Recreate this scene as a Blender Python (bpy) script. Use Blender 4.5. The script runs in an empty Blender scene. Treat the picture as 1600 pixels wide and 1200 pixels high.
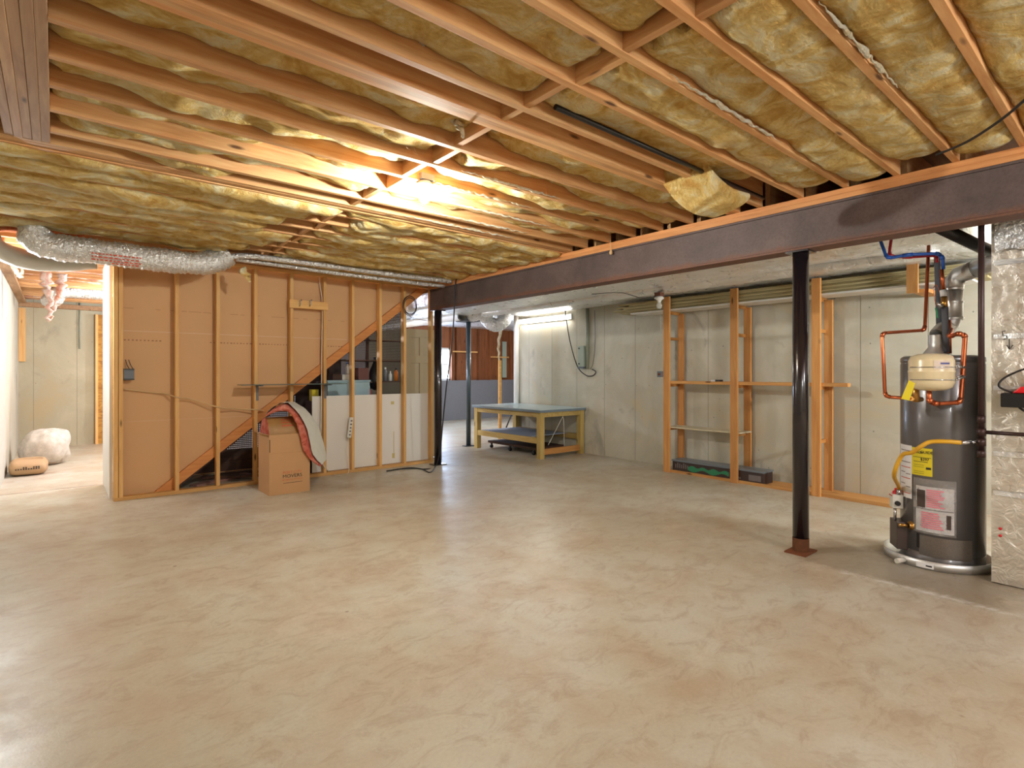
import bpy, math, random
from mathutils import Vector, Matrix, noise
random.seed(7)
scene = bpy.context.scene
C = scene.collection

# ------------------------------------------------------------ camera
CAM_H = 1.354
cam_d = bpy.data.cameras.new('camera')
cam = bpy.data.objects.new('camera', cam_d); C.objects.link(cam)
cam.location = (0, 0, CAM_H)
cam.rotation_euler = (math.radians(90), 0, math.radians(-40))
cam_d.sensor_width = 36; cam_d.lens = 850 / 1600 * 36
cam_d.shift_y = -18 / 1600
cam_d.clip_start = 0.05
scene.camera = cam

# ------------------------------------------------------------ world, exposure, lamps out of view
world = bpy.data.worlds.new('world'); scene.world = world
world.use_nodes = True
wn = world.node_tree.nodes
wn['Background'].inputs[0].default_value = (0.55, 0.72, 1.0, 1)
wn['Background'].inputs[1].default_value = 4.0
scene.view_settings.view_transform = 'Standard'
scene.view_settings.look = 'None'
scene.view_settings.gamma = 1
scene.view_settings.exposure = 0.8
scene.cycles.use_denoising = True
scene.cycles.max_bounces = 8
scene.cycles.diffuse_bounces = 5
scene.cycles.sample_clamp_indirect = 6
scene.cycles.caustics_reflective = False
scene.cycles.caustics_refractive = False

def lamp(name, loc, power, col=(1, .9, .78), r=.06):
    d = bpy.data.lights.new(name, 'POINT'); d.energy = power; d.color = col; d.shadow_soft_size = r
    o = bpy.data.objects.new(name, d); C.objects.link(o); o.location = loc
    return o
lamp('fill_light_rear', (0.9, -1.9, 2.35), 82, (.93, .965, .98), .25)  # added fill behind the camera, not a known fixture
lamp('fill_light_rear_right', (3.2, -1.7, 2.3), 88, (.93, .965, .98), .25)  # second added fill behind the camera, further right
lamp('bulb_light_passage', (-0.46, 7.2, 2.1), 45, (.93, .97, 1), .03)
lamp('fill_light_back_room', (3.4, 11.2, 2.3), 120, (.8, .88, 1), .1)  # added lamp, lights the back room and shines through the pegboard holes
lamp('fill_light_side_room', (8.6, 9.4, 2.35), 110, (.85, .92, 1), .1)  # added to brighten the far room, hidden by the right wall
lamp('fill_light_passage_end', (1.3, 9.9, 2.3), 110, (.93, .97, 1), .1)  # added to brighten the passage walls, hidden by the stair wall
lamp('fill_light_pegboard', (2.3, 8.75, 2.2), 150, (.72, .8, 1), .1)  # added backlight for the pegboard holes
lamp('fill_light_utility', (5.75, -0.9, 2.0), 190, (.93, .97, .96), .15)  # added fill out of view, brightens the right wall and utility side
# daylight entering through the far window
dl = bpy.data.lights.new('daylight_window', 'AREA'); dl.shape = 'RECTANGLE'; dl.size = .9; dl.size_y = 1.2
dl.energy = 90; dl.color = (.55, .72, 1)
dlo = bpy.data.objects.new('daylight_window', dl); C.objects.link(dlo)
dlo.location = (8.08, 13.3, 1.4); dlo.rotation_euler = (math.radians(90), 0, math.pi)
dlo.rotation_euler = (math.radians(-90), 0, 0)

# ------------------------------------------------------------ survey helpers (image ray onto a real plane of the room)
S = 1.083
cF = Vector((math.sin(math.radians(40)), math.cos(math.radians(40)), 0))
cR = Vector((math.cos(math.radians(40)), -math.sin(math.radians(40)), 0))
def ray(px, py): return cF + cR * ((px - 800) / 850) + Vector((0, 0, (582 - py) / 850))
O = Vector((0, 0, CAM_H))
def onX(px, py, X): r = ray(px, py); return O + r * (X / r.x)
def onY(px, py, Y): r = ray(px, py); return O + r * (Y / r.y)
def onZ(px, py, Z): r = ray(px, py); return O + r * ((Z - CAM_H) / r.z)
def D(px, py, d): return O + ray(px, py) * (d * S)

# ------------------------------------------------------------ materials
def srgb(r, g, b):
    f = lambda c: (c / 255 / 12.92) if c / 255 <= .04045 else ((c / 255 + .055) / 1.055) ** 2.4
    return (f(r), f(g), f(b), 1)
class NT:
    def __init__(s, name):
        s.m = bpy.data.materials.new(name); s.m.use_nodes = True
        s.t = s.m.node_tree; s.b = s.t.nodes['Principled BSDF']
        s.out = s.t.nodes['Material Output']
    def n(s, typ, **kw):
        x = s.t.nodes.new(typ)
        for k, v in kw.items():
            if k.startswith('i_'):
                k = k[2:]; k = int(k) if k.isdigit() else k.replace('_', ' ')
                if hasattr(v, 'is_output'): s.t.links.new(v, x.inputs[k])
                else: x.inputs[k].default_value = v
            else: setattr(x, k, v)
        return x
    def link(s, a, b): s.t.links.new(a, b)
    def pos(s, scale=(1, 1, 1)):
        g = s.n('ShaderNodeNewGeometry')
        m = s.n('ShaderNodeMapping', i_Vector=g.outputs['Position']); m.inputs['Scale'].default_value = scale
        return m.outputs[0]
    def noise(s, vec, scale, detail=5, rough=.55, dist=0):
        x = s.n('ShaderNodeTexNoise', i_Vector=vec, i_Scale=scale, i_Detail=detail, i_Roughness=rough, i_Distortion=dist)
        return x.outputs['Fac']
    def ramp(s, fac, stops):
        r = s.n('ShaderNodeValToRGB', i_Fac=fac); e = r.color_ramp.elements
        while len(e) < len(stops): e.new(.5)
        for i, (p, c) in enumerate(stops): e[i].position = p; e[i].color = c
        return r.outputs[0]
    def mix(s, fac, a, b, mode='MIX'):
        x = s.n('ShaderNodeMixRGB', blend_type=mode)
        for i, v in ((0, fac), (1, a), (2, b)):
            if hasattr(v, 'is_output'): s.link(v, x.inputs[i])
            else: x.inputs[i].default_value = v
        return x.outputs[0]
    def math(s, op, a, b=0):
        x = s.n('ShaderNodeMath', operation=op)
        for i, v in ((0, a), (1, b)):
            if hasattr(v, 'is_output'): s.link(v, x.inputs[i])
            else: x.inputs[i].default_value = v
        return x.outputs[0]
    def bump(s, h, strength=.3, dist=.01):
        b = s.n('ShaderNodeBump', i_Height=h, i_Strength=strength, i_Distance=dist)
        s.link(b.outputs[0], s.b.inputs['Normal'])
    def set(s, **kw):
        for k, v in kw.items():
            k = k.replace('_', ' ')
            if hasattr(v, 'is_output'): s.link(v, s.b.inputs[k])
            else: s.b.inputs[k].default_value = v
        return s
def W(v): return (v, v, v, 1)
_plain = {}
def plain(name, col, rough=.6, metal=0, coat=0, var=.08, scale=18):
    if name in _plain: return _plain[name]
    t = NT(name); v = t.pos()
    n = t.noise(v, scale)
    d = tuple(c * (1 - var * 2) for c in col[:3]) + (1,)
    t.set(Base_Color=t.mix(n, col, d), Roughness=rough, Metallic=metal)
    t.b.inputs['Coat Weight'].default_value = coat
    _plain[name] = t.m
    return t.m
def wood(name, light, dark, axis='x', knots=True, rough=.65, bump=.15):
    t = NT(name)
    rnd = t.n('ShaderNodeObjectInfo').outputs['Random']
    sc = {'x': (1, 14, 14), 'y': (14, 1, 14), 'z': (14, 14, 1)}[axis]
    g = t.n('ShaderNodeNewGeometry')
    off = t.n('ShaderNodeVectorMath', operation='SCALE'); off.inputs[0].default_value = (37, 53, 71); t.link(rnd, off.inputs['Scale'])
    add = t.n('ShaderNodeVectorMath', operation='ADD'); t.link(g.outputs['Position'], add.inputs[0]); t.link(off.outputs[0], add.inputs[1])
    mp = t.n('ShaderNodeMapping', i_Vector=add.outputs[0]); mp.inputs['Scale'].default_value = sc
    v = mp.outputs[0]
    a = t.noise(v, 2.2, 6, .6, .6)
    b = t.noise(v, 9, 3, .5, .2)
    col = t.ramp(a, [(.3, light), (.72, dark)])
    col = t.mix(t.math('MULTIPLY', b, .35), col, dark)
    big = t.noise(add.outputs[0], 1.3, 2)
    col = t.mix(t.ramp(big, [(.4, W(0)), (.75, W(.45))]), col, dark)
    if knots:
        ks = {'x': (1.3, 5, 5), 'y': (5, 1.3, 5), 'z': (5, 5, 1.3)}[axis]
        m2 = t.n('ShaderNodeMapping', i_Vector=add.outputs[0]); m2.inputs['Scale'].default_value = ks
        vo = t.n('ShaderNodeTexVoronoi', i_Vector=m2.outputs[0], i_Scale=1.5)
        kn = t.ramp(vo.outputs['Distance'], [(.05, W(1)), (.11, W(0))])
        col = t.mix(kn, col, tuple(c * .25 for c in dark[:3]) + (1,))
    hv = t.n('ShaderNodeHueSaturation', i_Color=col, i_Value=t.math('ADD', t.math('MULTIPLY', rnd, .3), .85))
    t.set(Base_Color=hv.outputs[0], Roughness=rough)
    t.bump(a, bump, .004)
    return t.m

def floor_mat():
    t = NT('concrete_floor'); v = t.pos()
    big = t.noise(v, .55, 6, .6, .5); mid = t.noise(v, 2.2, 8, .65, .3); fine = t.noise(v, 60, 4, .7)
    col = t.ramp(big, [(.3, srgb(206, 203, 190)), (.5, srgb(198, 192, 174)), (.68, srgb(184, 171, 146))])
    col = t.mix(t.ramp(mid, [(.42, W(0)), (.66, W(.6))]), col, srgb(180, 156, 128))
    w2 = t.noise(t.pos((1, 1.7, 1)), 4.5, 10, .75, 1.2)
    col = t.mix(t.ramp(w2, [(.50, W(0)), (.62, W(.4))]), col, srgb(158, 130, 104))
    pale = t.noise(v, 1.1, 7, .7, 1.)
    col = t.mix(t.ramp(pale, [(.55, W(0)), (.75, W(.5))]), col, srgb(224, 214, 200))
    col = t.mix(t.ramp(fine, [(.35, W(.10)), (.6, W(0))]), col, srgb(120, 98, 78))
    sp = t.n('ShaderNodeTexVoronoi', i_Vector=v, i_Scale=2.1)
    col = t.mix(t.ramp(sp.outputs['Distance'], [(.015, W(.8)), (.035, W(0))]), col, srgb(120, 82, 50))
    # mineral stain and damp patch by the water heater
    sx = t.n('ShaderNodeSeparateXYZ', i_Vector=v)
    X, Y = sx.outputs[0], sx.outputs[1]
    nz = t.noise(v, 9, 8, .75, .6)
    dx = t.math('ABSOLUTE', t.math('SUBTRACT', X, 4.10))
    band = t.math('SUBTRACT', .07, dx); band = t.math('MULTIPLY', band, 5)
    yy = t.math('MULTIPLY', t.math('SUBTRACT', 1.45, Y), 2.5)
    m = t.math('MINIMUM', band, yy)
    m = t.math('SUBTRACT', t.math('ADD', m, t.math('MULTIPLY', nz, 1.4)), .85)
    damp_x = t.math('SUBTRACT', .5, t.math('ABSOLUTE', t.math('SUBTRACT', X, 4.45)))
    damp_y = t.math('SUBTRACT', .75, t.math('ABSOLUTE', t.math('SUBTRACT', Y, 1.15)))
    dm = t.math('MULTIPLY', t.math('MINIMUM', damp_x, damp_y), 2.2)
    dm = t.math('SUBTRACT', t.math('ADD', dm, t.noise(v, 5, 8, .7)), .75)
    col = t.mix(t.ramp(dm, [(0, W(0)), (.25, W(.55))]), col, srgb(128, 112, 92))
    col = t.mix(t.ramp(m, [(0, W(0)), (.3, W(.8))]), col, srgb(228, 226, 222))
    t.set(Base_Color=col, Roughness=t.ramp(mid, [(.3, W(.28)), (.7, W(.46))]))
    t.b.inputs['Specular IOR Level'].default_value = .45
    h = t.math('ADD', t.math('MULTIPLY', mid, .6), t.math('MULTIPLY', fine, .12))
    t.bump(h, .35, .012)
    return t.m
def wall_mat(name, axis, base, dark, warm):
    t = NT(name); v = t.pos()
    big = t.noise(v, .9, 7, .65, .6); mid = t.noise(v, 5, 8, .7, .2); fine = t.noise(v, 45, 4, .7)
    col = t.ramp(big, [(.33, base), (.55, dark), (.72, warm)])
    col = t.mix(t.ramp(mid, [(.5, W(0)), (.75, W(.45))]), col, warm)
    gm = t.noise(t.pos((1, 1, .6)), 1.7, 6, .6, 1.1)
    col = t.mix(t.ramp(gm, [(.60, W(0)), (.70, W(.5))]), col, srgb(128, 124, 112))
    vo = t.n('ShaderNodeTexVoronoi', i_Vector=v, i_Scale=6.0)
    col = t.mix(t.ramp(vo.outputs['Distance'], [(.03, W(.7)), (.06, W(0))]), col, srgb(90, 84, 74))
    sx = t.n('ShaderNodeSeparateXYZ', i_Vector=v)
    a = sx.outputs[0 if axis == 'x' else 1]
    fr = t.math('FRACT', t.math('MULTIPLY', a, 1 / .61))
    ln = t.ramp(t.math('ABSOLUTE', t.math('SUBTRACT', fr, .5)), [(.005, W(1)), (.012, W(0))])
    col = t.mix(t.math('MULTIPLY', ln, .45), col, srgb(110, 102, 90))
    t.set(Base_Color=col, Roughness=.85)
    h = t.math('SUBTRACT', t.math('ADD', t.math('MULTIPLY', mid, .5), t.math('MULTIPLY', fine, .25)), t.math('MULTIPLY', ln, .4))
    t.bump(h, .5, .01)
    return t.m
def fluff(name, base, dark, pale, sc=1.0):
    t = NT(name); v = t.pos()
    a = t.noise(v, 5 * sc, 8, .65, 1.2); b = t.noise(t.pos((1, 2.2, 1)), 26 * sc, 6, .75, .8); c = t.noise(v, 2.1 * sc, 4, .6, .4)
    col = t.ramp(a, [(.36, dark), (.5, base), (.62, pale)])
    col = t.mix(t.ramp(b, [(.4, W(.28)), (.6, W(0))]), col, dark)
    col = t.mix(t.ramp(c, [(.55, W(0)), (.72, W(.55))]), col, pale)
    t.set(Base_Color=col, Roughness=1.0)
    t.b.inputs['Specular IOR Level'].default_value = .05
    t.bump(t.math('ADD', a, t.math('MULTIPLY', b, .6)), 1.0, .045)
    return t.m
def foil(name, tint, rough=.28, sc=9, strength=.6, dist=.03, metal=.85):
    t = NT(name); v = t.pos()
    vo = t.n('ShaderNodeTexVoronoi', i_Vector=v, i_Scale=sc); vo.feature = 'SMOOTH_F1'
    n = t.noise(v, sc * 1.6, 5, .55, .8)
    big = t.noise(v, 1.5, 3)
    col = t.mix(t.ramp(big, [(.4, W(0)), (.7, W(.5))]), tint, tuple(c * .72 for c in tint[:3]) + (1,))
    t.set(Base_Color=col, Metallic=metal, Roughness=t.ramp(n, [(.3, W(rough)), (.7, W(rough + .18))]))
    t.bump(t.math('ADD', n, t.math('MULTIPLY', vo.outputs['Distance'], .5)), strength, dist)
    return t.m
def steel_beam_mat():
    t = NT('rusty_steel'); v = t.pos()
    a = t.noise(v, 2.5, 8, .65, .4); f = t.noise(v, 55, 4, .7)
    col = t.ramp(a, [(.35, srgb(80, 68, 66)), (.65, srgb(106, 88, 84))])
    sx = t.n('ShaderNodeSeparateXYZ', i_Vector=v)
    low = t.math('MULTIPLY', t.math('SUBTRACT', 2.33, sx.outputs[2]), 9)
    edge = t.math('SUBTRACT', t.math('ADD', low, t.noise(v, 6, 8, .75)), .62)
    col = t.mix(t.ramp(edge, [(0, W(0)), (.3, W(.6))]), col, srgb(124, 76, 50))
    col = t.mix(t.ramp(f, [(.35, W(.3)), (.55, W(0))]), col, srgb(60, 44, 42))
    t.set(Base_Color=col, Roughness=.6, Metallic=.15)
    t.bump(f, .2, .003)
    return t.m
def osb_mat():
    t = NT('strand_board'); v = t.pos()
    vo = t.n('ShaderNodeTexVoronoi', i_Vector=t.pos((6, 6, 16)), i_Scale=2.2)
    col = t.mix(t.math('MULTIPLY', vo.outputs['Color'], 1), srgb(206, 164, 84), srgb(160, 110, 52))
    t.set(Base_Color=col, Roughness=.8); return t.m
def pegboard_mat():
    t = NT('perforated_hardboard'); g = t.n('ShaderNodeNewGeometry')
    sx = t.n('ShaderNodeSeparateXYZ', i_Vector=g.outputs['Position'])
    def cell(a):
        fr = t.math('FRACT', t.math('MULTIPLY', a, 1 / .0254)); return t.math('ABSOLUTE', t.math('SUBTRACT', fr, .5))
    cx = cell(sx.outputs[0]); cz = cell(sx.outputs[2])
    d = t.math('ADD', t.math('MULTIPLY', cx, cx), t.math('MULTIPLY', cz, cz))
    hole = t.math('LESS_THAN', d, .05)
    t.set(Base_Color=srgb(70, 50, 40), Roughness=.6)
    tr = t.n('ShaderNodeBsdfTransparent'); mx = t.n('ShaderNodeMixShader')
    t.link(hole, mx.inputs[0]); t.link(t.b.outputs[0], mx.inputs[1]); t.link(tr.outputs[0], mx.inputs[2])
    t.link(mx.outputs[0], t.out.inputs[0]); return t.m
def emit_mat(name, col, s):
    t = NT(name); t.b.inputs['Emission Color'].default_value = col; t.b.inputs['Emission Strength'].default_value = s
    t.b.inputs['Base Color'].default_value = (1, 1, 1, 1); return t.m

JL, JD = srgb(226, 186, 132), srgb(184, 122, 68)
M = dict(
    joist=wood('joist_pine', JL, JD, 'x'), block=wood('blocking_pine', JL, JD, 'y'),
    girder=wood('girder_pine', srgb(192, 156, 116), srgb(146, 102, 66), 'y'),
    plate=wood('plate_pine', srgb(226, 164, 104), srgb(186, 118, 64), 'y'),
    stud=wood('stud_pine', srgb(238, 196, 130), srgb(212, 156, 90), 'z'),
    studx=wood('plate_pine_long', srgb(234, 192, 126), srgb(206, 150, 84), 'x'),
    slope=wood('sloped_plate_pine', srgb(222, 156, 90), srgb(194, 122, 62), 'x'),
    shelfw=wood('shelf_pine', srgb(224, 168, 100), srgb(190, 126, 66), 'z'),
    shelfx=wood('rung_pine', srgb(212, 160, 90), srgb(170, 110, 54), 'x'),
    shelfy=wood('rail_pine', srgb(226, 176, 108), srgb(190, 130, 70), 'y'),
    pale=wood('pale_trim_boards', srgb(206, 194, 150), srgb(166, 150, 104), 'y', False),
    tablew=wood('workbench_lumber', srgb(206, 182, 116), srgb(172, 142, 76), 'z'),
    tablex=wood('workbench_rail_lumber', srgb(206, 182, 116), srgb(170, 138, 74), 'y'),
    subfloor=wood('subfloor_boards', srgb(150, 104, 66), srgb(110, 68, 38), 'x', False),
    brownwall=wood('brown_sheathing', srgb(160, 98, 56), srgb(108, 60, 32), 'z'),
    darkwood=wood('dark_board', srgb(96, 60, 40), srgb(58, 34, 24), 'x', False),
    floor=floor_mat(),
    wall_r=wall_mat('cast_concrete_right', 'y', srgb(212, 208, 194), srgb(192, 188, 172), srgb(204, 186, 152)),
    wall_l=wall_mat('cast_concrete_left', 'y', srgb(196, 192, 178), srgb(184, 180, 166), srgb(178, 168, 146)),
    wall_b=wall_mat('cast_concrete_back', 'x', srgb(184, 176, 152), srgb(170, 162, 138), srgb(176, 160, 126)),
    yellow=fluff('yellow_fibreglass', srgb(243, 212, 138), srgb(216, 166, 90), srgb(252, 240, 200)),
    pinkwhite=fluff('pink_white_fibreglass', srgb(232, 190, 168), srgb(206, 130, 100), srgb(244, 234, 224)),
    orange=fluff('orange_fibreglass', srgb(226, 128, 84), srgb(196, 92, 56), srgb(236, 160, 120)),
    pink=fluff('pink_fibreglass', srgb(242, 140, 118), srgb(220, 104, 84), srgb(250, 176, 158), 2),
    white_fluff=fluff('white_fibreglass', srgb(240, 228, 200), srgb(222, 196, 150), srgb(250, 244, 230), 2),
    foil=foil('foil_jacket', (.90, .91, .92, 1), .24, 5, .8, .04, .6), foil_warm=foil('foil_plenum', (.82, .77, .70, 1), .3, 11, .6, .018),
    flexfoil=foil('foil_flex', (.85, .84, .83, 1), .22, 30, .9, .02),
    galv=foil('galvanised', (.68, .67, .66, 1), .34, 5, .05, .004),
    steel=steel_beam_mat(), osb=osb_mat(), peg=pegboard_mat(),
    kraft=plain('kraft_drywall_back', srgb(214, 170, 124), .85, var=.04, scale=2.5),
    cardboard=plain('cardboard', srgb(194, 150, 106), .85, var=.05, scale=6),
    kraftpaper=plain('kraft_facing', srgb(172, 128, 72), .5, var=.14, scale=9),
    white=plain('white_paint', srgb(232, 230, 226), .5, var=.02),
    offwhite=plain('offwhite_paint', srgb(222, 218, 208), .55, var=.03),
    panel=plain('white_panel', srgb(226, 222, 216), .45, var=.03, scale=3),
    blackpost=plain('black_gloss_post', srgb(38, 30, 34), .22, .2, .5, var=.1),
    greypost=plain('blue_grey_post', srgb(70, 82, 88), .3, .3, .3),
    black=plain('black_plastic', srgb(24, 22, 24), .35),
    rubber=plain('black_cable_jacket', srgb(34, 30, 30), .5),
    blackiron=plain('black_iron_pipe', srgb(66, 46, 44), .4, .4),
    heater=plain('grey_heater_jacket', srgb(106, 102, 102), .3, .35, .3, var=.04, scale=3),
    heater_dark=plain('heater_dark_panel', srgb(84, 70, 66), .4, .3),
    copper=plain('copper', srgb(206, 112, 72), .28, .9), brass=plain('brass', srgb(200, 150, 80), .3, .9),
    chrome=plain('chrome_fitting', srgb(200, 200, 204), .2, .95),
    cream=plain('cream_enamel', srgb(226, 208, 170), .25, 0, .5, var=.02),
    blue=plain('blue_pex', srgb(30, 88, 178), .3), red=plain('red_pex', srgb(190, 24, 44), .3),
    redp=plain('red_plastic', srgb(220, 24, 34), .35), green=plain('green_wire', srgb(30, 140, 90), .4),
    foam=plain('grey_pipe_foam', srgb(104, 104, 112), .75),
    yellowhose=plain('yellow_gas_hose', srgb(226, 170, 44), .4), yellowlabel=plain('yellow_label', srgb(226, 206, 36), .5, var=.02),
    paper=plain('white_label_paper', srgb(232, 230, 232), .6, var=.02), pinkprint=plain('pink_print', srgb(232, 130, 146), .6),
    ink=plain('black_ink', srgb(44, 38, 34), .7), orangeink=plain('orange_ink', srgb(206, 112, 66), .7), redink=plain('red_ink', srgb(206, 84, 60), .7),
    greyprint=plain('grey_print', srgb(120, 110, 108), .7),
    tabletop=plain('pale_blue_laminate', srgb(178, 200, 206), .28, 0, .2, var=.02),
    tableedge=plain('slate_blue_edge', srgb(122, 136, 148), .4),
    bluegrey=plain('blue_grey_plywood', srgb(146, 152, 168), .7),
    door=plain('beige_door_paint', srgb(180, 164, 134), .5, var=.02),
    cordwhite=plain('white_cord', srgb(228, 222, 206), .5), cordtan=plain('tan_cable', srgb(216, 180, 130), .5),
    greybox=plain('grey_plastic_box', srgb(108, 112, 120), .5),
    greenbox=plain('pale_green_enclosure', srgb(170, 184, 168), .45), conduit=plain('grey_green_conduit', srgb(150, 156, 140), .45),
    bin=plain('pale_blue_plastic', srgb(160, 190, 202), .4), sack=plain('brown_paper_sack', srgb(190, 156, 116), .8, var=.08),
    boxdark=plain('dark_carton', srgb(60, 44, 42), .5), boxgreen=plain('green_print', srgb(48, 140, 98), .5), boxtop=plain('grey_blue_lid', srgb(120, 130, 140), .35),
    mesh_metal=plain('perforated_metal', srgb(150, 140, 132), .45, .7, var=.3, scale=160), rust=plain('rust', srgb(120, 66, 34), .8),
    greenframe=plain('pale_green_paint', srgb(206, 216, 190), .6), orangeplastic=plain('orange_plastic', srgb(214, 120, 40), .5),
    tubeglow=emit_mat('tube_glow', (1, .96, .88, 1), 24), bulbglow=emit_mat('bulb_glow', (.95, .98, .92, 1), 1650),
    purple=plain('blue_print', srgb(80, 80, 150), .5),
)
def glassy(name, col, alpha, rough=.2):
    t = NT(name); n = t.noise(t.pos(), 12, 6)
    t.set(Base_Color=col, Roughness=rough)
    t.link(t.ramp(n, [(.35, W(alpha)), (.7, W(min(1, alpha + .3)))]), t.b.inputs['Alpha'])
    t.bump(n, .6, .02); return t.m
M['plasticbag'] = glassy('cloudy_plastic', srgb(226, 220, 212), .6, .3)
M['clearglass'] = glassy('clear_glass', srgb(240, 240, 235), .25, .05)
M['pouch'] = glassy('clear_pouch', srgb(190, 184, 180), .25, .2)
M['web'] = glassy('torn_fibre', srgb(240, 226, 196), .75, .9)
M['pane'] = glassy('window_glass', srgb(235, 242, 250), .08, .02)

# ------------------------------------------------------------ mesh builder
class MB:
    def __init__(s): s.v = []; s.f = []; s.sm = []
    def add(s, vs, fs, smooth=False):
        o = len(s.v); s.v += [Vector(v) for v in vs]
        s.f += [tuple(i + o for i in f) for f in fs]; s.sm += [smooth] * len(fs); return s
    def box(s, x0, y0, z0, x1, y1, z1):
        x0, x1 = sorted((x0, x1)); y0, y1 = sorted((y0, y1)); z0, z1 = sorted((z0, z1))
        vs = [(x, y, z) for z in (z0, z1) for y in (y0, y1) for x in (x0, x1)]
        return s.add(vs, [(0, 2, 3, 1), (4, 5, 7, 6), (0, 1, 5, 4), (2, 6, 7, 3), (0, 4, 6, 2), (1, 3, 7, 5)])
    def bar(s, a, b, w, h, up=(0, 0, 1)):
        a, b = Vector(a), Vector(b); d = (b - a).normalized(); up = Vector(up)
        if abs(d.dot(up)) > .99: up = Vector((0, 1, 0))
        sd = d.cross(up).normalized() * w / 2; u = sd.cross(d).normalized() * h / 2
        vs = [p + sd * i + u * j for p in (a, b) for j in (-1, 1) for i in (-1, 1)]
        return s.add(vs, [(0, 1, 3, 2), (4, 6, 7, 5), (0, 4, 5, 1), (2, 3, 7, 6), (0, 2, 6, 4), (1, 5, 7, 3)])
    def tube(s, pts, r, n=12, caps=True, rf=None):
        pts = [Vector(p) for p in pts]; vs = []; fs = []; nrm = None
        for i, p in enumerate(pts):
            t = (pts[min(i + 1, len(pts) - 1)] - pts[max(i - 1, 0)]).normalized()
            if nrm is None: nrm = t.cross(Vector((0, 0, 1)) if abs(t.z) < .9 else Vector((1, 0, 0))).normalized()
            else: nrm = (nrm - t * nrm.dot(t)).normalized()
            bn = t.cross(nrm); rr = rf(i / (len(pts) - 1)) if rf else r
            for k in range(n):
                a = 2 * math.pi * k / n; vs.append(p + (nrm * math.cos(a) + bn * math.sin(a)) * rr)
        for i in range(len(pts) - 1):
            for k in range(n): fs.append((i * n + k, i * n + (k + 1) % n, (i + 1) * n + (k + 1) % n, (i + 1) * n + k))
        s.add(vs, fs, True)
        if caps:
            o = len(s.v) - len(vs)
            s.f.append(tuple(o + k for k in range(n))[::-1]); s.f.append(tuple(o + len(vs) - n + k for k in range(n))); s.sm += [False, False]
        return s
    def lathe(s, c, prof, n=32, axis=(0, 0, 1)):
        c = Vector(c); q = Vector((0, 0, 1)).rotation_difference(Vector(axis)); vs = []; fs = []
        for r, z in prof:
            for k in range(n):
                a = 2 * math.pi * k / n; vs.append(c + q @ Vector((r * math.cos(a), r * math.sin(a), z)))
        for i in range(len(prof) - 1):
            for k in range(n): fs.append((i * n + k, i * n + (k + 1) % n, (i + 1) * n + (k + 1) % n, (i + 1) * n + k))
        s.add(vs, fs, True); return s
    def prism(s, poly, vec):
        n = len(poly); vec = Vector(vec); a = [Vector(p) for p in poly]
        return s.add(a + [p + vec for p in a], [tuple(range(n))[::-1], tuple(range(n, 2 * n))] + [(i, (i + 1) % n, n + (i + 1) % n, n + i) for i in range(n)])
    def grid(s, fn, nu, nv, smooth=True):
        vs = [fn(i / nu, j / nv) for i in range(nu + 1) for j in range(nv + 1)]
        return s.add(vs, [(i * (nv + 1) + j, (i + 1) * (nv + 1) + j, (i + 1) * (nv + 1) + j + 1, i * (nv + 1) + j + 1) for i in range(nu) for j in range(nv)], smooth)
def bez(pts, n=8):
    pts = [Vector(p) for p in pts]; out = []
    P_ = [pts[0]] + pts + [pts[-1]]
    for i in range(1, len(P_) - 2):
        for k in range(n):
            t = k / n; a, b, c, d = P_[i - 1:i + 3]
            out.append(.5 * ((2 * b) + (c - a) * t + (2 * a - 5 * b + 4 * c - d) * t * t + (3 * b - a - 3 * c + d) * t ** 3))
    out.append(pts[-1]); return out
def wpos(o):
    p = Vector((0, 0, 0))
    while o is not None: p += o.location; o = o.parent
    return p
def build(name, mb, mat, parent=None, base=None, bevel=0, label=None, cat=None, group=None, kind=None):
    me = bpy.data.meshes.new(name)
    if base is None:
        if parent is None or True:
            xs = [v.x for v in mb.v]; ys = [v.y for v in mb.v]; zs = [v.z for v in mb.v]
            base = Vector(((min(xs) + max(xs)) / 2, (min(ys) + max(ys)) / 2, min(zs)))
    base = Vector(base)
    me.from_pydata([tuple(v - base) for v in mb.v], [], mb.f); me.update()
    me.polygons.foreach_set('use_smooth', mb.sm)
    me.materials.append(M[mat] if isinstance(mat, str) else mat)
    o = bpy.data.objects.new(name, me); C.objects.link(o)
    o.location = base - (wpos(parent) if parent else Vector((0, 0, 0)))
    if parent: o.parent = parent
    if bevel:
        b = o.modifiers.new('bevel', 'BEVEL'); b.width = bevel; b.segments = 2; b.limit_method = 'ANGLE'; b.angle_limit = .9
    tag(o, label, cat, group, kind); return o
def tag(o, label=None, cat=None, group=None, kind=None):
    if label: o['label'] = label
    if cat: o['category'] = cat
    if group: o['group'] = group
    if kind: o['kind'] = kind
    return o
def thing(name, loc, label=None, cat=None, group=None, kind=None):
    o = bpy.data.objects.new(name, None); C.objects.link(o); o.location = loc; o.empty_display_size = .1
    return tag(o, label, cat, group, kind)
def text(name, body, size, mat, parent, loc, rot, align='CENTER', sx=1):
    cu = bpy.data.curves.new(name, 'FONT'); cu.body = body; cu.size = size; cu.extrude = .0006; cu.align_x = align
    tmp = bpy.data.objects.new(name, cu); C.objects.link(tmp)
    dg = bpy.context.evaluated_depsgraph_get(); me = bpy.data.meshes.new_from_object(tmp.evaluated_get(dg))
    bpy.data.objects.remove(tmp); bpy.data.curves.remove(cu)
    me.materials.clear(); me.materials.append(M[mat])
    o = bpy.data.objects.new(name, me); C.objects.link(o)
    o.location = Vector(loc) - (wpos(parent) if parent else Vector((0, 0, 0))); o.rotation_euler = rot; o.scale = (sx, 1, 1)
    if parent: o.parent = parent
    return o
def nz(x, y, z=0): return noise.noise(Vector((x, y, z)))

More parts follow.
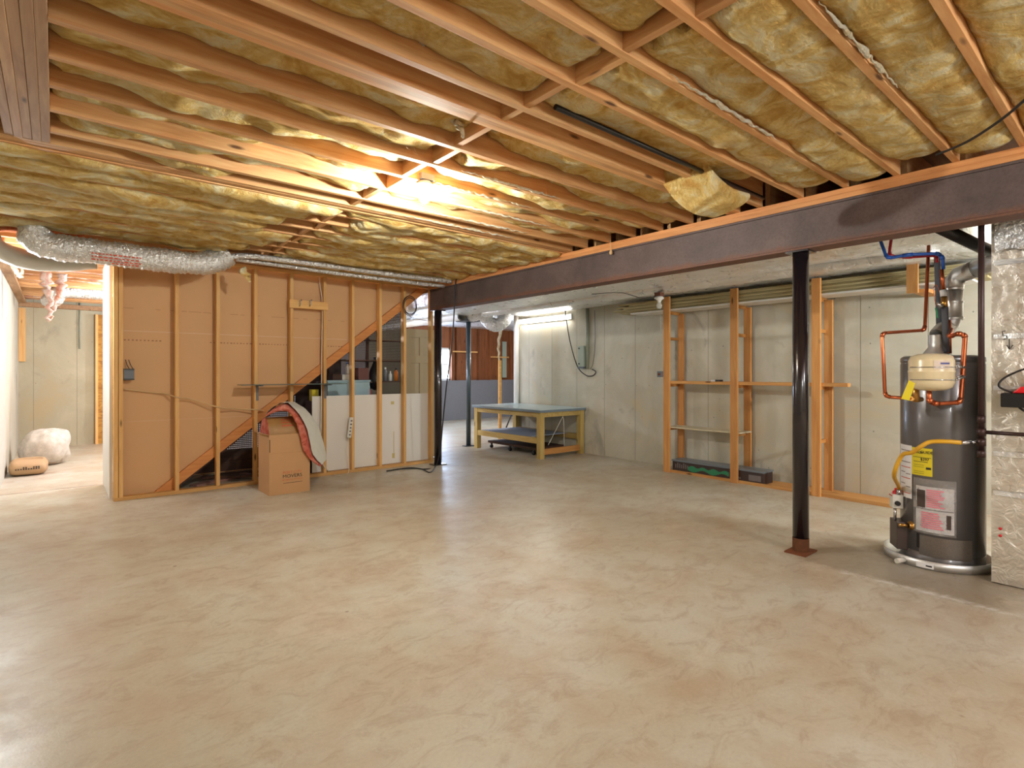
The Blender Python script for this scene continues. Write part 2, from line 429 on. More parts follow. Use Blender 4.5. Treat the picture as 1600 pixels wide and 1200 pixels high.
# ============================================================ THE SETTING
ZJ = 2.65; ZT = 2.89
XL, XR, YB, YF = -.50, 6.82, 13.0, -4.0
build('floor', MB().box(XL - .2, YF, -.1, 11, YB, 0), 'floor', kind='structure')
build('wall_left', MB().box(XL - .2, YF, 0, XL - .001, YB, ZT), 'wall_l', kind='structure')
build('wall_right', MB().box(XR, YF, 0, XR + .2, 8.0, ZT), 'wall_r', kind='structure')
build('wall_rear', MB().box(XL, YF - .2, 0, 11, YF, ZT), 'wall_b', kind='structure')
build('wall_alcove', MB().box(XR + .2, 7.8, 0, 11, 8.0, ZT), 'wall_b', kind='structure')
build('wall_side', MB().box(11, 7.8, 0, 11.2, YB, ZT), 'brownwall', kind='structure')
build('wall_back', MB().box(XL - .2, YB, 0, 7.2, YB + .2, ZT), 'wall_b', kind='structure')
build('wall_peg_reflector', MB().box(1.0, 9.2, 0, 4.3, 9.3, 2.6), 'white', kind='structure')  # white reflector added behind the pegboard so its holes look bright
build('trim_1', MB().box(-.02, 8.222, -.001, 11, 8.228, .0012).box(XL, 8.222, -.001, -.02, 8.228, .0012), 'rust', kind='structure')
# framed back wall: concrete pony wall, sheathing, studs, window
wb = thing('wall_far', (8.5, YB, 0), kind='structure')
build('pony_wall', MB().box(7.2, YB - .12, 0, 11, YB + .2, 1.13), plain('grey_concrete', srgb(128, 130, 138), .85), wb)
build('sheathing', MB().box(8.62, YB + .02, 1.13, 11, YB + .06, ZT).box(7.2, YB + .02, 2.05, 8.62, YB + .06, ZT).box(7.2, YB + .02, 1.13, 7.55, YB + .06, 2.05), 'brownwall', wb)
for x in [7.22, 8.60, 8.78, 9.16, 9.56, 9.97, 10.38, 10.8]:
    build('stud', MB().box(x, YB - .09, 1.13, x + .038, YB + .02, ZJ), 'brownwall', wb)
build('rail', MB().box(8.64, YB - .11, 1.93, 9.5, YB - .09, 1.97).box(10.0, YB - .11, 1.8, 10.7, YB - .09, 1.84), 'stud', wb)
build('panel', MB().box(10.45, YB - .085, 1.2, 10.62, YB - .08, 2.3), 'greenbox', wb)
w1 = thing('window_1', (8.08, YB + .04, 1.13), kind='structure')
build('window_frame', MB().box(7.55, YB, 1.13, 7.6, YB + .1, 2.05).box(8.56, YB, 1.13, 8.62, YB + .1, 2.05).box(7.55, YB, 2.0, 8.62, YB + .1, 2.05).box(7.55, YB, 1.13, 8.62, YB + .1, 1.18).box(7.55, YB + .02, 1.56, 8.62, YB + .08, 1.6), 'white', w1)
build('window_pane', MB().box(7.6, YB + .045, 1.18, 8.56, YB + .05, 2.0), 'pane', w1)
# ceiling deck with its joists, girder, blocking
ceil = thing('ceiling', (3, 4, ZJ), kind='structure')
build('subfloor', MB().box(XL - .2, YF - .2, ZT, 11.2, YB + .2, ZT + .03), 'subfloor', ceil)
JY = [-.70, -.395, -.09, .215, .52, .826, 1.131, 1.432, 1.73, 2.037]
AFTER = [2.64, 2.945, 3.25, 3.555, 3.86]
FAR = [4.40, 4.69] + [4.97 + .305 * i for i in range(27)]
FAR = [y for y in FAR if y < 12.9]
XG = -.022
def joist(y, x0, x1, name='joist'):
    build(name, MB().box(x0, y - .038, ZJ + random.uniform(-.003, .003), x1, y, ZT), 'joist', ceil, bevel=.002)
XE = 4.24
for y in JY + AFTER: joist(y, XG, XE)
for k in range(3): joist(2.218 + .0385 * k, XG, XE)
for k in range(4): joist(4.08 + .0385 * k, XL, XE)
for y in FAR: joist(y, XL, XE if y < 7.2 else 4.2)
for i in range(5):
    x = XG - .038 - .0385 * i
    build('girder_ply', MB().box(x, YF, ZJ - .002 * (i % 2), x + .0375, 4.035, ZT), 'girder', ceil, bevel=.002)
for y in [.3, .7, 1.1, 1.5, 1.9, 2.3, 2.7, 3.1, 3.5, 3.9]:
    build('joist', MB().box(XL, y - .038, ZJ, XG - .2, y, ZT), 'joist', ceil)
ys = sorted(JY + [2.218, 2.295] + AFTER + [4.08, 4.1955] + [y for y in FAR if y < 7.1])
XB = 1.79
for a, b in zip(ys[:-1], ys[1:]):
    if b - .038 - a > .06:
        st = .02 if int(b * 10) % 2 else -.02
        build('blocking', MB().box(XB - .019 + st, a, ZJ + .004, XB + .019 + st, b - .038, ZT), 'block', ceil, bevel=.002)
# light-coloured boards nailed on the slant in two bays near the lamp
for (ya, x0, x1) in ((3.555, .2, 1.62), (3.86, .1, 1.60)):
    build('sister_board', MB().prism([(x0, ya + .002, ZJ + .005), (x1, ya + .002, ZJ + .005), (x1 - .28, ya + .002, ZT - .02), (x0, ya + .002, ZT - .02)], (0, .022, 0)), 'pale', ceil, label='paler board')
# joists of the bay behind the steel beam
for i in range(31):
    y = -.395 + .305 * i
    if y < 8: build('joist', MB().box(4.38, y - .038, ZJ + .01, XR - .003, y, ZT), 'joist', ceil)

# ============================================================ STEEL BEAM AND POSTS
BX = 4.31; BY = 6.93
bm = thing('steel_beam', (BX, 1.5, 2.265), 'long rust-brown steel I-beam under the joists, carried on black posts', 'beam')
build('web', MB().box(BX - .012, YF, 2.28, BX + .012, BY, 2.56), 'steel', bm)
build('flange', MB().box(BX - .085, YF, 2.265, BX + .085, BY, 2.281), 'steel', bm, bevel=.002)
build('flange', MB().box(BX - .085, YF, 2.556, BX + .085, BY, 2.572), 'steel', bm, bevel=.002)
# the beam is boxed: its flat side towards the room
build('side_plate', MB().box(BX - .078, YF, 2.283, BX - .066, BY, 2.554), 'steel', bm)
build('end_board', MB().box(BX - .085, BY, 2.265, BX + .085, BY + .03, 2.65), 'plate', bm)
pl = thing('nailing_plate', (BX, 1.5, 2.574), 'doubled orange pine plate lying on top of the steel beam', 'timber')
build('lower_board', MB().box(BX - .085, YF, 2.573, BX + .085, BY, 2.61), 'plate', pl, bevel=.002)
build('upper_board', MB().box(BX - .078, YF, 2.611, BX + .085, 5.2, 2.648).box(BX - .085, 5.2, 2.611, BX + .085, BY, 2.648), 'plate', pl, bevel=.002)
def post(x, y, r, ztop, mat, label, rusty=False):
    p = thing('support_post', (x, y, 0), label, 'post', 'round steel posts')
    build('shaft', MB().tube([(x, y, .012), (x, y, ztop - .012)], r, 28), mat, p)
    build('base_plate', MB().box(x - r - .05, y - r - .02, 0, x + r + .05, y + r + .02, .012), 'rust' if rusty else mat, p)
    build('cap_plate', MB().box(x - .08, y - .08, ztop - .012, x + .08, y + .08, ztop - .0005), mat, p)
    if rusty: build('rust_collar', MB().tube([(x, y, .012), (x, y, .05), (x, y, .11)], r + .001, 28, False), plain('rust_patches', srgb(120, 70, 36), .8, 0, 0, .35, 40), p)
post(BX, 1.745, .056, 2.265, 'blackpost', 'glossy black steel post in the foreground, rusty at its foot, left of the water heater', True)
post(BX, 6.83, .056, 2.265, 'blackpost', 'black steel post at the end of the stud wall with a cable hanging on it')
post(5.82, 8.18, .044, 2.30, 'greypost', 'slimmer blue-grey steel post beside the workbench')

# ============================================================ STAIR STUD WALL
YW = 7.04
X0, X1 = .466, 4.36
sw = thing('wall_stair', (2.4, YW, 0), kind='structure')
build('bottom_plate', MB().box(X0, YW, 0, X1, YW + .089, .038), 'studx', sw, bevel=.002)
build('top_plate', MB().box(X0, YW, ZJ - .042, X1, YW + .089, ZJ - .004), 'studx', sw, bevel=.002)
studs = [277, 341, 400, 456, 508, 552, 595, 633]
sx_ = [X0 + .019, X0 + .062] + [onY(p, 600, YW).x for p in studs] + [X1 - .02]
for x in sx_:
    build('stud', MB().box(x - .019, YW, .038, x + .019, YW + .089, ZJ - .042), 'stud', sw, bevel=.002)
# slope of the stair: z = a + k (x - xa)
def sl(x): return .44 + .775 * (x - 1.36)
xz0 = 1.36 - .44 / .775
YD = YW + .131
build('sloped_plate', MB().prism([(xz0, YW + .09, .0), (X1 - .05, YW + .09, sl(X1 - .05)), (X1 - .05, YW + .09, sl(X1 - .05) - .13), (xz0 + .17, YW + .09, 0)], (0, .038, 0)), 'slope', sw, bevel=.002)
xt = xz0 + 2.62 / .775
build('drywall_back', MB().prism([(X0 + .002, YD, .002), (xz0 + .09, YD, .002), (xt + .09, YD, ZJ - .006), (X0 + .002, YD, ZJ - .006)], (0, .012, 0)), 'kraft', sw)
# paper seams and printed marks on the drywall back
dsm = MB()
for z, w in ((1.46 + .34, .010), (.82, .004)):
    xe = min(X1, 1.36 + (z - .44) / .775)
    dsm.box(X0 + .01, YD - .002, z, xe - .05, YD - .0005, z + w)
build('paper_seam', dsm, plain('pale_seam_tape', srgb(224, 190, 154), .8), sw)
dp = MB(); x = X0 + .06
while x < 3.0:
    if int(x * 2.2) % 3 != 2: dp.box(x, YD - .0018, 1.70, x + random.uniform(.010, .022), YD - .0006, 1.711)
    if random.random() < .3: dp.box(x, YD - .0018, 2.05, x + .05, YD - .0006, 2.053)
    x += .036
build('printed_marks', dp, plain('drywall_print', srgb(156, 110, 76), .8), sw)
build('drywall_front', MB().prism([(X0 + .002, YD + .95, .01), (X1, YD + .95, .01), (X1, YD + .95, .02), (X0 + .002, YD + .95, .02)], (0, .012, 0)), 'kraft', sw)
# white drywall return seen edge-on at the left end
build('wall_passage', MB().box(X0 - .03, YW + .095, .02, X0 - .004, 8.2, 2.6), 'white', kind='structure')
# staircase
st = thing('staircase', (2.8, 7.65, 0), 'wooden staircase rising behind the stud wall, seen from its side', 'stairs')
for y in (7.19, 8.08):
    build('stringer', MB().prism([(xz0 + .05, y, .0), (4.3, y, sl(4.3) - .0), (4.3, y, sl(4.3) - .15), (xz0 + .22, y, 0)], (0, .036, 0)), 'darkwood', st)
for i in range(12):
    xx = xz0 + .15 + i * .25; zz = sl(xx) + .03
    build('tread', MB().box(xx, 7.227, zz, xx + .27, 8.079, zz + .028), 'darkwood', st)
    build('riser', MB().box(xx, 7.23, zz - .13 if zz > .18 else 0, xx + .015, 8.075, zz - .001), 'darkwood', st)

# pegboard, shelves and clutter under the stairs
YP = 8.13
pb = build('pegboard', MB().prism([(1.25, YP, .28), (4.42, YP, .28), (4.42, YP, 2.5), (4.0, YP, 2.42), (3.3, YP, 1.9), (2.0, YP, .92)], (0, .005, 0)), 'peg', label='dark brown pegboard with rows of lit holes behind the stairs', cat='pegboard')
build('darkening_board', MB().box(1.0, 8.14, 0, 4.0, 8.16, .3), 'darkwood', label='dark sheet added to darken the space under the pegboard', cat='board')  # backing added only to keep the low space under the stairs dark
build('storage_curtain', MB().box(2.75, 8.3, 0, 3.45, 8.32, 1.6), plain('dark_backing', srgb(60, 42, 34), .8), label='dark backing board behind the middle of the pegboard', cat='board')
def ib(p0, p1, Y, dep=.15):      # box between two image corners on plane Y
    a = onY(*p0, Y); b = onY(*p1, Y)
    return a.x, b.x, b.z, a.z
usx = thing('under_stair_shelving', (3.3, 7.6, 0), 'dark wooden shelves under the stairs crowded with boxes and bottles', 'shelf')
ZS = {}
for i, (pa, pb_, py) in enumerate(((578, 632, 531), (540, 632, 562), (506, 632, 596))):
    a = onY(pa, py, 7.55); b = onY(pb_, py, 7.55); z = (a.z + b.z) / 2; ZS[i] = z
    build('shelf_board', MB().box(a.x, 7.55, z - .022, b.x, 7.85, z), 'darkwood', usx)
pp = onY(630, 560, 7.5)
build('upright', MB().box(pp.x - .02, 7.48, 0, pp.x + .02, 7.54, onY(630, 485, 7.5).z), 'greenframe', usx, label='pale green upright')
for px in (518, 577):
    q = onY(px, 600, 7.8); build('upright', MB().box(q.x - .02, 7.86, 0, q.x + .02, 7.9, sl(q.x) - .3), 'darkwood', usx)
def carton(px0, px1, h, z, mat, label, name='carton', cat='box', Y=7.6, dep=.18):
    a = onY(px0, 600, Y); b = onY(px1, 600, Y)
    o = MB().box(a.x, Y, z, b.x, Y + dep, z + h)
    build(name, o, mat, label=label, cat=cat, bevel=.004)
def bottle(px, r, h, z, mat, label, cap='white', Y=7.65):
    c = onY(px, 600, Y); t = thing('bottle', (c.x, Y, z), label, 'bottle')
    build('body', MB().lathe((c.x, Y, z), [(.001, 0), (r, .002), (r, h * .62), (r * .9, h * .7), (r * .4, h * .82), (r * .38, h * .9)], 16), mat, t)
    build('cap', MB().lathe((c.x, Y, z), [(r * .45, h * .86), (r * .45, h), (.001, h)], 12), cap, t)
s3 = ZS[2] + .001
carton(520, 534, .11, s3, 'darkwood', 'brown carton with a dark lid at the left end of the lowest under-stair shelf')
carton(535, 548, .10, s3, 'offwhite', 'cream box on the lowest under-stair shelf next to a brown carton')
bottle(543, .03, .18, s3 + .101, 'white', 'white bottle standing on the cream box under the stairs', 'blue', 7.69)
carton(560, 577, .20, s3, plain('wine_red_plastic', srgb(110, 62, 52), .5), 'wine-red crate on the lowest under-stair shelf', 'crate', 'crate')
bottle(602, .03, .21, s3, plain('grey_can', srgb(120, 120, 126), .4), 'grey spray bottle under the stairs, left of a white one')
bottle(610, .024, .15, s3, 'white', 'small white bottle between the grey and the orange bottles under the stairs')
bottle(619, .032, .20, s3, 'orangeplastic', 'orange bottle at the right end of the lowest under-stair shelf', 'black')
build('hanging_bag', MB().lathe(onY(586, 610, 7.62), [(.01, 0), (.09, .05), (.11, .16), (.08, .3), (.03, .42), (.02, .5)], 18), 'black', label='dark bag hanging among the under-stair shelves', cat='bag')
# things standing on boxes behind the white panel
zt = onY(545, 618, 7.3).z
bp = thing('storage_bin', (3.1, 7.5, zt - .45), 'pale blue plastic storage bin behind the white panel under the stairs', 'bin')
a = onY(512, 600, 7.36); b = onY(578, 600, 7.36)
build('bin_body', MB().box(a.x, 7.36, .75, b.x, 7.58, 1.22), 'bin', bp, bevel=.01)
build('lid', MB().box(a.x - .01, 7.35, 1.22, b.x + .01, 7.59, 1.245), 'bin', bp, bevel=.004)
build('stand_crate', MB().box(2.55, 7.3, 0, 3.6, 7.9, .748), 'darkwood', label='dark wooden chest hidden behind the white panel under the stairs', cat='chest')
c = onY(580, 600, 7.3); tz = thing('jar', (c.x, 7.42, .75), 'white jar with a red label behind the white panel', 'jar')
build('jar_body', MB().lathe((c.x, 7.42, .75), [(.001, 0), (.045, .002), (.045, .34), (.03, .37), (.001, .37)], 18), 'redp', tz)
build('lid', MB().lathe((c.x, 7.42, .75), [(.034, .371), (.034, .41), (.001, .41)], 18), 'white', tz)
carton(487, 498, .16, .96, 'yellowlabel', 'small yellow box showing above the white panel near the drape of insulation', Y=7.5, dep=.1)
build('box_pile', MB().box(onY(485, 600, 7.5).x, 7.45, 0, onY(500, 600, 7.5).x, 7.7, .959), 'darkwood', label='dark carton standing on end beneath the small yellow box', cat='box')
carton(600, 624, .12, .75, 'offwhite', 'off-white bundle behind the white panel at its right', Y=7.4)
build('stand_crate', MB().box(3.62, 7.3, 0, 4.0, 7.7, .749), 'darkwood', label='dark crate behind the white panel near the pale green upright', cat='chest')
# debris boards low under the stair
db = [((1.25, 7.35), (1.95, 7.75), .0), ((1.4, 7.7), (2.0, 7.4), .03), ((1.6, 7.9), (2.6, 7.85), .0)]
dl_ = ['pinkish grey board lying under the low end of the stairs', 'dark board lying across another under the low end of the stairs', 'long dark board on the floor under the stairs furthest from the studs']
for (p, q, z), lab in zip(db, dl_):
    build('loose_board', MB().bar((p[0], p[1], z + .014), (q[0], q[1], z + .014), .12, .026), 'darkwood' if 'dark' in lab else plain('pinkish_board', srgb(160, 120, 108), .7), label=lab, cat='board')

# white panel leaning behind studs
a = onY(487, 700, 7.15); b = onY(673, 700, 7.15); zt2 = (onY(487, 618, 7.15).z + onY(673, 615, 7.15).z) / 2
wp = thing('white_board', ((a.x + b.x) / 2, 7.15, 0), 'large white panel standing behind the studs at the right end', 'panel')
build('sheet', MB().box(a.x, 7.135, .04, b.x, 7.147, zt2), 'panel', wp, bevel=.002)
drip = plain('dried_glue', srgb(206, 186, 120), .5)
for (xa_, xb_, ya2, yb2) in ((613, 617, 716, 708), (615, 616, 708, 674), (611, 616, 632, 627)):
    p1 = onY(xa_, ya2, 7.13); p2 = onY(xb_, yb2, 7.13)
    build('glue_drip', MB().box(p1.x, 7.1335, p1.z, p2.x, 7.135, p2.z), drip, wp)

# six panel door beyond
dr = thing('door_1', (4.4, 7.48, 0), kind='structure')
dx0, dx1 = 4.13, 4.69
build('door_slab', MB().box(dx0, 7.475, .01, dx1, 7.505, 2.03), 'door', dr, bevel=.003)
fr = MB()
for z0, z1 in ((.01, .14), (.80, .95), (1.50, 1.62), (1.90, 2.03)): fr.box(dx0, 7.452, z0, dx1, 7.474, z1)
for x0, x1 in ((dx0, dx0 + .09), ((dx0 + dx1) / 2 - .04, (dx0 + dx1) / 2 + .04), (dx1 - .09, dx1)): fr.box(x0, 7.4525, .012, x1, 7.4745, 2.028)
build('door_panels', fr, 'door', dr, bevel=.004)
build('hinge', MB().tube([(dx0 - .01, 7.46, 1.7), (dx0 - .01, 7.46, 1.8)], .008, 8).tube([(dx0 - .01, 7.46, .95), (dx0 - .01, 7.46, 1.05)], .008, 8), 'rust', dr)

# ---------------------------------------- things on the stud wall
cleat = thing('cleat_board', (2.2, 7.02, 1.9), 'short pine board screwed across two studs, holding two metal clips', 'board')
a = onY(452, 478, YW - .02); b = onY(512, 478, YW - .02); zt_ = onY(480, 470.5, YW).z; zb_ = onY(480, 483, YW).z
build('board', MB().box(a.x, YW - .04, zb_, b.x, YW - .001, zt_), 'studx', cleat, bevel=.002)
for px in (468, 484):
    c = onY(px, 476, YW - .04)
    build('clip', MB().tube([c + Vector((0, 0, -.02)), c + Vector((0, -.025, 0)), c + Vector((0, -.02, .045)), c + Vector((.02, -.03, .06))], .008, 8), 'chrome', cleat)
sh = thing('wall_shelf', (2.0, 6.9, 1.2), 'thin dark glass shelf on two metal brackets fixed to the studs', 'shelf')
zz = onY(460, 601, 6.9).z
a = onY(377, 601, 6.85); b = onY(540, 600, 6.85)
build('shelf_board', MB().box(a.x, 6.80, zz, b.x, YW - .003, zz + .010), plain('green_glass_edge', srgb(92, 104, 98), .15), sh)
for px in (402, 508):
    x = onY(px, 600, YW).x
    build('bracket', MB().box(x - .012, 6.83, zz - .013, x + .012, YW - .003, zz - .001).box(x - .012, YW - .012, zz - .19, x + .012, YW - .001, zz - .013), 'greybox', sh)
ps = thing('power_strip', onY(547, 686, YW - .02), 'white power strip hanging on a stud with its cord', 'power strip')
t_, b_ = onY(549, 652, YW - .02), onY(545, 684, YW - .02)
build('housing', MB().bar(b_, t_, .055, .035, (0, 1, 0)), 'offwhite', ps, bevel=.008)
soc = MB()
for k in range(5):
    p = b_.lerp(t_, .15 + .17 * k); soc.box(p.x - .012, p.y - .0215, p.z - .01, p.x + .012, p.y - .0175, p.z + .01)
build('sockets', soc, 'greyprint', ps)
cord = bez([b_ + Vector((0, -.005, -.01)), onY(541, 705, YW - .03), onY(545, 722, YW - .03), onZ(543, 740, .005), onZ(525, 742, .005), onZ(512, 730, .005) + Vector((0, 0, .0))], 10)
build('cord', MB().tube(cord, .004, 6), 'cordwhite', ps)
build('cable', MB().tube(bez([onY(498, 421, YW + .06), onY(500, 445, YW + .06), onY(503.5, 478, YW + .05), onY(502.5, 560, YW + .03), onY(502, 660, YW - .004), onY(500, 700, YW - .004), onY(506, 728, YW - .03), onZ(516, 738, .006)], 8), .006, 6), 'cordwhite', label='thin white cable running down beside a stud from the ceiling', cat='cable')
tc = bez([onY(192, 608, YW + .10), onY(235, 613, YW + .1), onY(258, 615, YW + .08), onY(277, 621, YW - .008), onY(300, 624, YW + .06), onY(341, 636, YW - .008), onY(370, 639, YW + .06), onY(400, 640, YW - .008), onY(412, 642, YW + .05)], 8)
build('cable', MB().tube(tc, .008, 8), 'cordtan', label='tan cable strung sideways through the studs at waist height', cat='cable')
jb = thing('junction_box', onY(202, 594, YW + .06), 'dark grey switch box on the first stud with loose wires', 'electrical box')
a = onY(193, 578, YW + .02); b = onY(210, 592, YW + .02)
build('box', MB().box(a.x, YW + .02, b.z, b.x, YW + .1, a.z), 'greybox', jb, bevel=.003)
build('fins', MB().box(a.x, YW + .01, b.z - .012, b.x, YW + .08, b.z - .001).box(a.x, YW + .01, a.z + .001, b.x, YW + .08, a.z + .012), 'black', jb)
wr = MB()
for (p, q) in ((196, 203), (201, 209)): wr.tube(bez([onY(p, 562, YW + .05), onY((p + q) / 2 - 1, 570, YW + .03), onY(q, 578, YW + .04)], 5), .004, 6)
build('wires', wr, 'rubber', jb)
# coil of cable on the last studs
cc = onY(640, 478, YW - .02); ring = MB()
for r, dz in ((.115, 0), (.105, .012), (.098, -.008)):
    ring.tube([cc + Vector((math.cos(a / 30 * 2 * math.pi) * r, -.004 - abs(dz), math.sin(a / 30 * 2 * math.pi) * r * 1.25 + dz)) for a in range(31)], .0045, 6, False)
ring.tube(bez([cc + Vector((-.05, -.01, -.13)), cc + Vector((.02, -.02, -.17)), cc + Vector((-.06, -.02, -.2)), cc + Vector((.1, -.02, -.19)), cc + Vector((.3, -.02, -.2))], 8), .0035, 6)
build('cable_coil', ring, 'rubber', label='coil of thin dark cable hung on the stud at the top of the stair slope', cat='cable')
# black cable from the beam to the floor
kc = bez([onX(716, 434, BX - .1), onX(712, 440, BX - .1), onX(710, 480, BX - .11), onX(706, 540, BX - .12), onX(698, 600, BX - .13), onX(692, 660, BX - .13), onX(688, 700, BX - .13), onZ(681, 728, .01), onZ(665, 733, .008), onZ(640, 731, .008), onZ(604, 736, .008)], 10)
hc = thing('hanging_cable', kc[-1], 'thick black cable hanging from the steel beam and curling over the floor', 'cable')
build('cable', MB().tube(kc, .009, 8), 'rubber', hc)
build('cable_loop', MB().tube(bez([onZ(681, 728, .012), onZ(672, 738, .008), onZ(655, 732, .008), onZ(620, 733, .008)], 8), .008, 8), 'rubber', hc)

# ============================================================ INSULATION
def batt_mesh(xa, xb, ya, yb, zb, amp, seed, sag=0.0, ragged=.04, edge=.0, top=ZT - .005):
    nu = max(12, int((xb - xa) / .035)); nv = 12
    mb = MB(); w = yb - ya
    def fn(u, v):
        x = xa + (xb - xa) * u; y = ya + w * v
        c = 1 - (2 * v - 1) ** 4
        big = nz(x * 1.3, seed * 3.1, 0) * 1.0 + nz(x * 3.3, seed * 1.7 + v * .8, 3) * .7
        lump = nz(x * 7, y * 9, seed) * .45 + nz(x * 17, y * 23, seed + 5) * .2
        z = zb - amp * (big + lump) - sag * max(0, nz(x * .9, seed * 5.3, 9)) * 1.6 - .012 * c
        if z < ZJ - .004:
            y = ya - edge + (w + 2 * edge) * v
        edge_up = (1 - c) * .02
        yy = y + .01 * nz(x * 11, v * 4, seed) * (1 if .05 < v < .95 else 0)
        rag = 0
        if u < .001 or u > .999: z += .03; rag = ragged * nz(y * 14, seed, 2) * 2.0
        return Vector((x + rag, yy, min(z + edge_up, top - .02)))
    mb.grid(fn, nu, nv)
    # flip so the face looks down; close sides and top
    base = len(mb.v) - (nu + 1) * (nv + 1)
    mb.f = [tuple(reversed(f)) for f in mb.f]
    vs = mb.v[base:]
    def idx(i, j): return base + i * (nv + 1) + j
    ring = [idx(i, 0) for i in range(nu + 1)] + [idx(nu, j) for j in range(1, nv + 1)] + [idx(i, nv) for i in range(nu - 1, -1, -1)] + [idx(0, j) for j in range(nv - 1, 0, -1)]
    o = len(mb.v)
    for r in ring: p = mb.v[r]; mb.v.append(Vector((min(max(p.x, xa), xb), min(max(p.y, ya), yb), top)))
    n = len(ring)
    for k in range(n): mb.f.append((ring[k], ring[(k + 1) % n], o + (k + 1) % n, o + k)); mb.sm.append(True)
    mb.f.append(tuple(o + k for k in range(n))); mb.sm.append(False)
    return mb
ORD = ['first', 'second', 'third', 'fourth', 'fifth', 'sixth', 'seventh', 'eighth', 'ninth', 'tenth', 'eleventh', 'twelfth', 'thirteenth', 'fourteenth', 'fifteenth', 'sixteenth', 'seventeenth', 'eighteenth', 'nineteenth', 'twentieth']
seqs = [(a, b - .038) for a, b in zip(ys[:-1], ys[1:]) if b - .038 - a > .15]
k = 0
for (a, b) in seqs:
    a += .003; b -= .003
    if b < .2: continue
    m = (a + b) / 2
    w_ord = ORD[k] if k < 20 else 'far'
    for side in ('L', 'R'):
        x0, x1 = (XG + .01, XB - .045) if side == 'L' else (XB + .045, XE - .005)
        if side == 'L' and a > 4.1: x0 = XL + .01
        zb, amp, sag, eg = 2.70, .03, .03, 0
        if side == 'R':
            if m < 1.75: zb, amp, sag = 2.668, .03, .01; x1 = XE - .05 - .06 * ((k * 7) % 3)
            elif m < 2.1: zb, amp, sag = 2.715, .035, .02; x1 = 3.7
            elif m < 4.1: zb, amp, sag = 2.725, .05, .05; x0 += .12
            else: zb, amp, sag, eg = 2.645, .04, .03, .017; x0 += .06 * ((k * 3) % 4)
        else:
            if m < 2.2: zb, amp, sag = 2.70, .03, .02
            elif m < 3.0: zb, amp, sag = 2.722, .045, .04
            elif m < 4.1: zb, amp, sag = 2.725, .055, .05
            elif m < 6.35: zb, amp, sag, eg = 2.638, .03, .03, .018; x1 -= .12 * ((k * 5) % 4)
            else: continue
        near = 'left' if side == 'L' else 'right'
        mb = batt_mesh(x0, x1, a, b, zb, amp, k * 2.3 + (0 if side == 'L' else 11), sag, edge=eg)
        bo = build('insulation_batt', mb, 'yellow', label='yellow fibreglass batt %s of the cross-blocking, in the %s joist bay counted from the camera' % (near, w_ord), cat='insulation', group='yellow fibreglass batts between the ceiling joists')
        if side == 'R':
            ex = None
            if .5 < m < .8: ex = (2.05, 2.95)
            elif 1.1 < m < 1.4: ex = (2.05, 3.15)
            elif 2.6 < m < 3.3: ex = (2.0, 2.9)
            elif 3.3 < m < 4.0: ex = (2.2, 3.4)
            if ex:
                te = MB(); n_ = 60
                pts = [(ex[0] + (ex[1] - ex[0]) * i / n_, b - .016 + .008 * nz(i * .5, k), ZJ + .004 + .012 * nz(i * .35, k, 5)) for i in range(n_ + 1)]
                te.tube(pts, .012, 8, True, lambda t: .0085 * math.sin(math.pi * min(1, max(.02, t))) ** .6 * (1 + .9 * nz(t * 9, k, 2)))
                build('torn_edge', te, 'white_fluff', bo, label='white torn edge')
    k += 1
# batts of the left rear bay (pink and white)
fl = [y for y in FAR if y > 6.9]
q = 0
for a, b in zip(fl[:-1], fl[1:]):
    mb = batt_mesh(XL + .01, 1.3, a + .003, b - .041, 2.70, .05, q * 1.9 + 60, .05)
    build('insulation_batt', mb, 'orange' if q == 0 else 'pinkwhite', label='pinkish white batt in the rear passage ceiling, %s bay past the flexible duct' % (ORD[q] if q < 20 else 'last'), cat='insulation', group='pink and white batts over the rear passage'); q += 1
build('insulation_batt', batt_mesh(XL + .01, .2, 6.6, 6.72, 2.64, .03, 88, .02), 'orange', label='orange-pink batt in the ceiling corner above the white duct', cat='insulation')
# ceiling jacket over the far room
build('ceiling_jacket', MB().grid(lambda u, v: Vector((4.5 + 6.5 * u, 8.1 + 4.85 * v, 2.64 + .02 * nz(u * 30, v * 22, 3))), 60, 40), 'foil', label='silver insulation facing over the ceiling of the far room', cat='insulation')
# flopped batt near the beam
def flop():
    pts = [D(1016, 262, 3.50), D(1032, 290, 3.46), D(1052, 318, 3.42), D(1080, 338, 3.45), D(1108, 344, 3.52)]
    path = bez(pts, 8); mb = MB(); N = len(path)
    wdir = Vector((.15, -.95, .25)).normalized()
    rows = []
    for i, p in enumerate(path):
        for (s_, t_) in ((0, 0), (.33, -.012), (.66, -.012), (1, 0), (1, .075), (.5, .09), (0, .08)):
            f = .33 * (1 - .1 * (i / N)); j = .018 * nz(i * .5, s_ * 6, t_ * 30)
            rows.append(p + wdir * (s_ * f) + Vector((j, j, t_ + j * .8)))
    m = 7; fs = [(i * m + j, (i + 1) * m + j, (i + 1) * m + (j + 1) % m, i * m + (j + 1) % m) for i in range(N - 1) for j in range(m)]
    fs += [tuple(range(m)), tuple((N - 1) * m + j for j in range(m))[::-1]]
    return mb.add(rows, fs, True)
o = build('fallen_batt', flop(), 'yellow', label='end of a batt that has flopped down beside the steel beam plate', cat='insulation')
sd = o.modifiers.new('subsurf', 'SUBSURF'); sd.levels = 2; sd.render_levels = 2
def tuft(pts, r, lab, name='insulation_tuft', mat='white_fluff', seed=0):
    path = bez(pts, 6); mb = MB()
    mb.tube([p + Vector((nz(i * .9, seed) * r, nz(i * .8, seed, 3) * r, 0)) for i, p in enumerate(path)], r, 9, True, lambda t: r * (1.1 - .85 * t) * (1 + .5 * nz(t * 9, seed, 4)))
    build(name, mb, mat, label=lab, cat='insulation')
